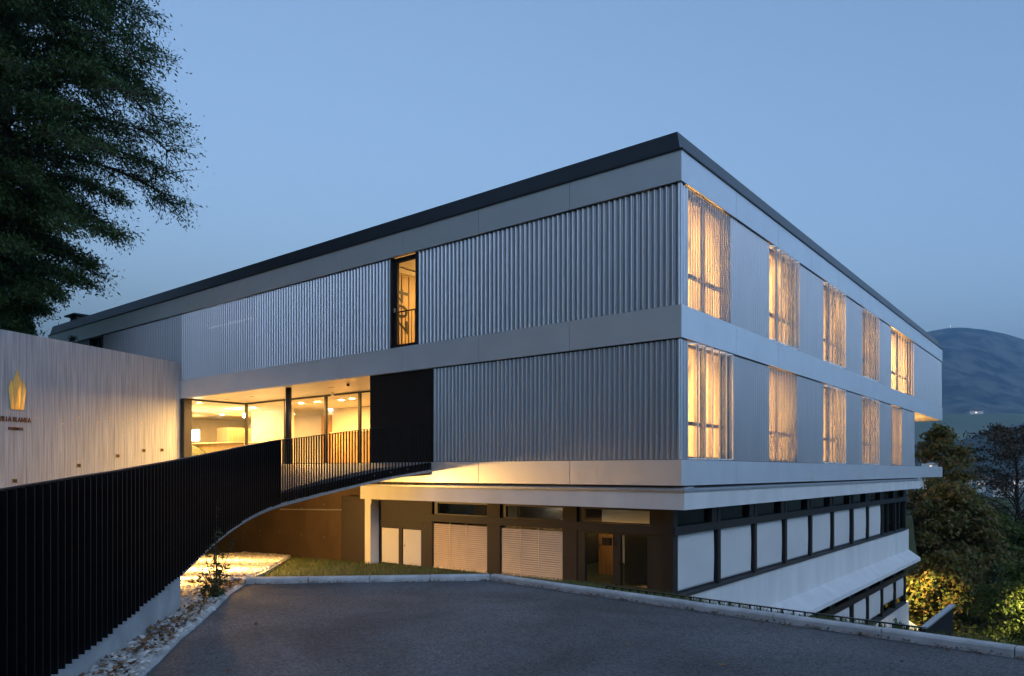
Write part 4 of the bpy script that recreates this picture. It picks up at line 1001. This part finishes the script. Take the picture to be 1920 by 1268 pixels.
tree('tall dense dark green tree rising behind the concrete wall on the left', -18.6, 27.0, 26, 1.0, [(0,.3),(.13,.4),(.19,.8),(.25,2.6),(.31,3.5),(.37,3.9),(.42,6.0),(.5,5.6),(.6,5.3),(.72,4.9),(.85,3.4),(1,.6)], 190, 380000, .15, 'leaf_dark', name='broadleaf_tree', seed=5, droop=.22, sub=9, spread=.42, trunk_r=.42, zfirst=.12, width=.36)
grp = 'trees on the slope beyond the hotel'
tree('slim autumn tree rising past the far terrace of the hotel', 29.4, 50.5, 3.6, -12.5, [(0,.4),(.3,1.6),(.6,2.4),(.85,2.0),(1,.4)], 40, 13000, .29, 'leaf_autumn', 'bark_dark', 'autumn_tree', grp, 21, spread=.6, width=.6)
tree('broad olive and rust autumn tree beside the far end of the white base', 27.0, 45.5, -.6, -12, [(0,.5),(.15,2.4),(.4,3.6),(.7,3.1),(.9,1.9),(1,.5)], 56, 26000, .28, 'leaf_autumn', 'bark_dark', 'autumn_tree', grp, 22, spread=.65, width=.6)
tree('lamp-lit yellow green tree low behind the black guard panel', 23.2, 39.5, -4.3, -11.9, [(0,.6),(.2,2.4),(.5,2.8),(.8,2.0),(1,.4)], 50, 24000, .25, 'leaf_autumn', 'bark_dark', 'autumn_tree', grp, 23, spread=.45, width=.6)
tree('sparse dark tree with bare upper twigs against the blue hill', 36.6, 53.5, 3.4, -12.5, [(0,.6),(.25,3.0),(.55,5.2),(.85,4.2),(1,1.2)], 64, 17000, .22, 'leaf_brown', 'bark_dark', 'sparse_tree', grp, 24, spread=.42, sub=7, trunk_r=.3, rise=.5, droop=.0, width=.5)
tree('dark green leafy tree between the autumn tree and the sparse tree', 32.5, 50.0, -2.6, -12.5, [(0,.6),(.25,3.2),(.5,4.2),(.8,3.0),(1,.6)], 60, 36000, .27, 'leaf_green', 'bark_dark', 'broadleaf_tree', grp, 25, spread=.55, width=.55)
tree('dark green leafy tree at the right edge under the sparse tree', 36.5, 49.0, -2.2, -12.5, [(0,.6),(.25,3.6),(.5,4.6),(.8,3.2),(1,.6)], 60, 36000, .27, 'leaf_green', 'bark_dark', 'broadleaf_tree', grp, 26, spread=.55, width=.55)
tree('dark narrow conifer in front of the leafy trees', 24.6, 37.8, -4.6, -11.9, [(0,1.9),(.3,1.7),(.6,1.1),(.85,.5),(1,.08)], 64, 17000, .17, 'needle', 'bark_dark', 'conifer_tree', grp, 27, spread=.28, sub=5, droop=.3, rise=.05, width=.22, zfirst=.06)
tree('bright street-lit green tree at the lower right edge', 21.3, 30.3, -3.5, -11.9, [(0,.6),(.2,2.3),(.5,2.7),(.8,1.9),(1,.4)], 48, 19000, .17, 'leaf_green', 'bark_dark', 'broadleaf_tree', grp, 28, spread=.42, width=.5)
tree('dark low bushy tree behind the kerb at lower right', 18.0, 27.5, -6.3, -11.9, [(0,1.2),(.3,2.4),(.7,2.0),(1,.4)], 40, 15000, .15, 'leaf_green', 'bark_dark', 'broadleaf_tree', grp, 29, spread=.42, width=.5, zfirst=.04)
tree('dark bushy tree at the foot of the white base', 17.3, 33.5, -6.8, -11.9, [(0,1.0),(.3,2.2),(.7,1.8),(1,.4)], 40, 14000, .15, 'leaf_dark', 'bark_dark', 'broadleaf_tree', grp, 30, spread=.42, width=.5, zfirst=.04)
tree('small conifer tip showing over the left end of the concrete wall', -20.4, 34.0, 6.45, 2.0, [(0,.7),(.5,.4),(1,.04)], 24, 3500, .10, 'needle', 'bark_dark', 'conifer_tree', None, 31, spread=.14, sub=4, droop=.2, rise=.1, width=.25)

def street_lamp(label, a, b, ztop, zbase, az, energy):
    x, y = W(a, b); t = thing('street_lamp', label, 'street lamp', (x, y, zbase+H), 'street lamps on the slope'); h = ztop-zbase; c, s_ = math.cos(az), math.sin(az)
    MB().tube([(0,0,0),(0,0,h-.1),(c*.12,s_*.12,h),(c*.7,s_*.7,h+.06)], [.07,.05,.045,.035], 8).build('pole', 'steel_dull', t)
    MB().tube([(c*.6,s_*.6,h+.05),(c*1.1,s_*1.1,h+.08)], [.10,.08], 8).build('lamp_head', 'steel_dull', t); MB().tube([(c*.65,s_*.65,h-.035),(c*1.05,s_*1.05,h-.02)], [.055,.045], 8).build('lens', 'lamp_warm', t)
    lo = light('lamp_light', 'SPOT', (c*.85, s_*.85, h-.14), energy, (1,.74,.22), radius=.08, parent=t); lo.data.spot_size = R(150); lo.data.spot_blend = .6
street_lamp('street lamp glowing inside the bright tree at the right edge', 20.9, 29.3, -4.0, -11.9, R(-30), 460)
street_lamp('unseen lamp added behind the far end of the white base to light the trees', 19.6, 38.2, -4.4, -11.9, R(30), 420)  # hidden lamp added to brighten the foliage beyond the base

# ------------------------------------------------------------------ valley, hills, mountain
def hill_front(a, b):
    r = a/np.maximum(b, 1); crest = np.interp(r, [-.2,.3,.55,.60,.70,.9,1.4], [25,40,40,44,73,95,60])
    s_ = ss(b, 560, 1120)*(1-.35*ss(b, 1120, 1500))
    return -30+(crest+30)*s_+1.6*pnoise(a, b, .05, 1)*s_+1.7*pnoise(a, b, .25, 4)*s_
tag(grid('hill', np.arange(-300, 2300, 9), np.arange(520, 1500, 9), hill_front, 'forest'), kind='structure')
def plateau(a, b):
    r = a/np.maximum(b, 1); c = np.interp(r, [.3,.57,.60,.66,.8,1.4], [128,130,134,138,120,110]); s_ = ss(b, 1500, 1720)
    return -40+(c+40)*s_+2*pnoise(a, b, .006, 2)
tag(grid('meadow', np.arange(0, 2900, 40), np.arange(1450, 2300, 40), plateau, 'meadow'), kind='structure')
def mount(a, b):
    r = a/np.maximum(b, 1); yy = np.interp(r, [0,.3,.50,.565,.59,.61,.64,.67,.70,.76,.9,1.2,1.5], [760,700,640,622,615.5,614,618,626,639,662,690,730,760])
    crest = (884-yy)/1381*3300; s_ = np.clip((b-2050)/(3300-2050), 0, 1); s_ = s_**1.1*(1-.5*ss(b, 3300, 4300))
    rel = np.minimum(1, np.abs(3300-b)/450)
    return 60+(crest-60)*s_+(42*pnoise(a, b, .0042, 3)+12*pnoise(a, b, .02, 5))*rel*s_
tag(grid('mountain', np.arange(-600, 4500, 26), np.arange(2000, 4300, 26), mount, 'mountain'), kind='structure')
ms = thing('transmitter_mast', 'tiny lit transmitter mast on top of the far mountain', 'mast', W3((1782-960)/1381*3290, 3290, H+(884-616)/1381*3290-4))
MB().tube([(0,0,0),(0,0,12),(0,0,22)], [2.2,1.5,.5], 8).build('tower', 'house_wall', ms); MB().disc((0,0,13), 1.7, 2.2, 8).build('beacon', 'window_lit', ms)
def house(label, a, b, z, w, d, h, rot, lit):
    t = thing('house', label, 'house', W3(a, b, z+H), 'houses in the valley'); t.rotation_euler = (0,0,rot)
    B(-w/2,w/2,-d/2,d/2,-3,h).build('wall', 'house_wall', t)
    MB().extrude([(-d/2-.5,h-.1),(0,h+d*.32),(d/2+.5,h-.1)], (-w/2-.5,0,0), (w/2+.5,0,0), (0,1,0)).build('roof', 'roof_tile', t)
    for k in range(lit):
        xx = -w/2+w*(k+.5)/lit
        B(xx-.7, xx+.7, -d/2-.08, -d/2-.02, h*.35, h*.35+1.2).build('window', 'window_lit', t)
for i, (p, y, b, lit) in enumerate(((1742,874,640,1),(1846,908,560,4),(1897,906,600,3),(1818,899,700,1),(1875,917,520,1),(1766,907,600,1),(1735,900,480,1))):
    a = (p-960)/1381*b; z = (884-y)/1381*b-3
    house(['lit house seen through the trees left of the others','house with a row of lit windows below the blue hill','long house with bright windows near the right edge','small far house above the lit rows','house with lit windows under the right edge trees','lit house behind the slim autumn tree','house low behind the autumn tree crown'][i], a, b, z, 14, 9, 6, R(38+random.uniform(-15,15)), lit)
fh = thing('farmhouse', 'small lit farm on the pale meadow below the mountain', 'house', W3((1828-960)/1381*1720, 1720, H+135)); fh.rotation_euler = (0,0,R(40))
B(-16,16,-6,6,-8,6).build('wall', 'house_wall', fh); MB().extrude([(-7,5.9),(0,10),(7,5.9)], (-17,0,0), (17,0,0), (0,1,0)).build('roof', 'roof_tile', fh); B(-3,1,-6.2,-6.05,1,3).build('window', 'window_lit', fh)

# ------------------------------------------------------------------ haze: the evening air of the valley
m = bpy.data.materials.new('haze'); m.use_nodes = True; nt = m.node_tree; nt.nodes.remove(nt.nodes['Principled BSDF'])
pv = nd(nt, 'ShaderNodeVolumePrincipled'); pv.inputs['Color'].default_value = (.36,.66,1,1); pv.inputs['Density'].default_value = .00017; pv.inputs['Anisotropy'].default_value = .1
nt.links.new(pv.outputs[0], nt.nodes['Material Output'].inputs['Volume']); MATS['haze'] = m
xs = [W(a, b) for a in (-1500, 4700) for b in (-1000, 4900)]
hz = B(min(p[0] for p in xs)-50, max(p[0] for p in xs)+50, min(p[1] for p in xs)-50, max(p[1] for p in xs)+50, H-60, H+760).build('haze', 'haze'); tag(hz, kind='stuff')
hz['label'] = 'thin blue evening haze filling the valley air'
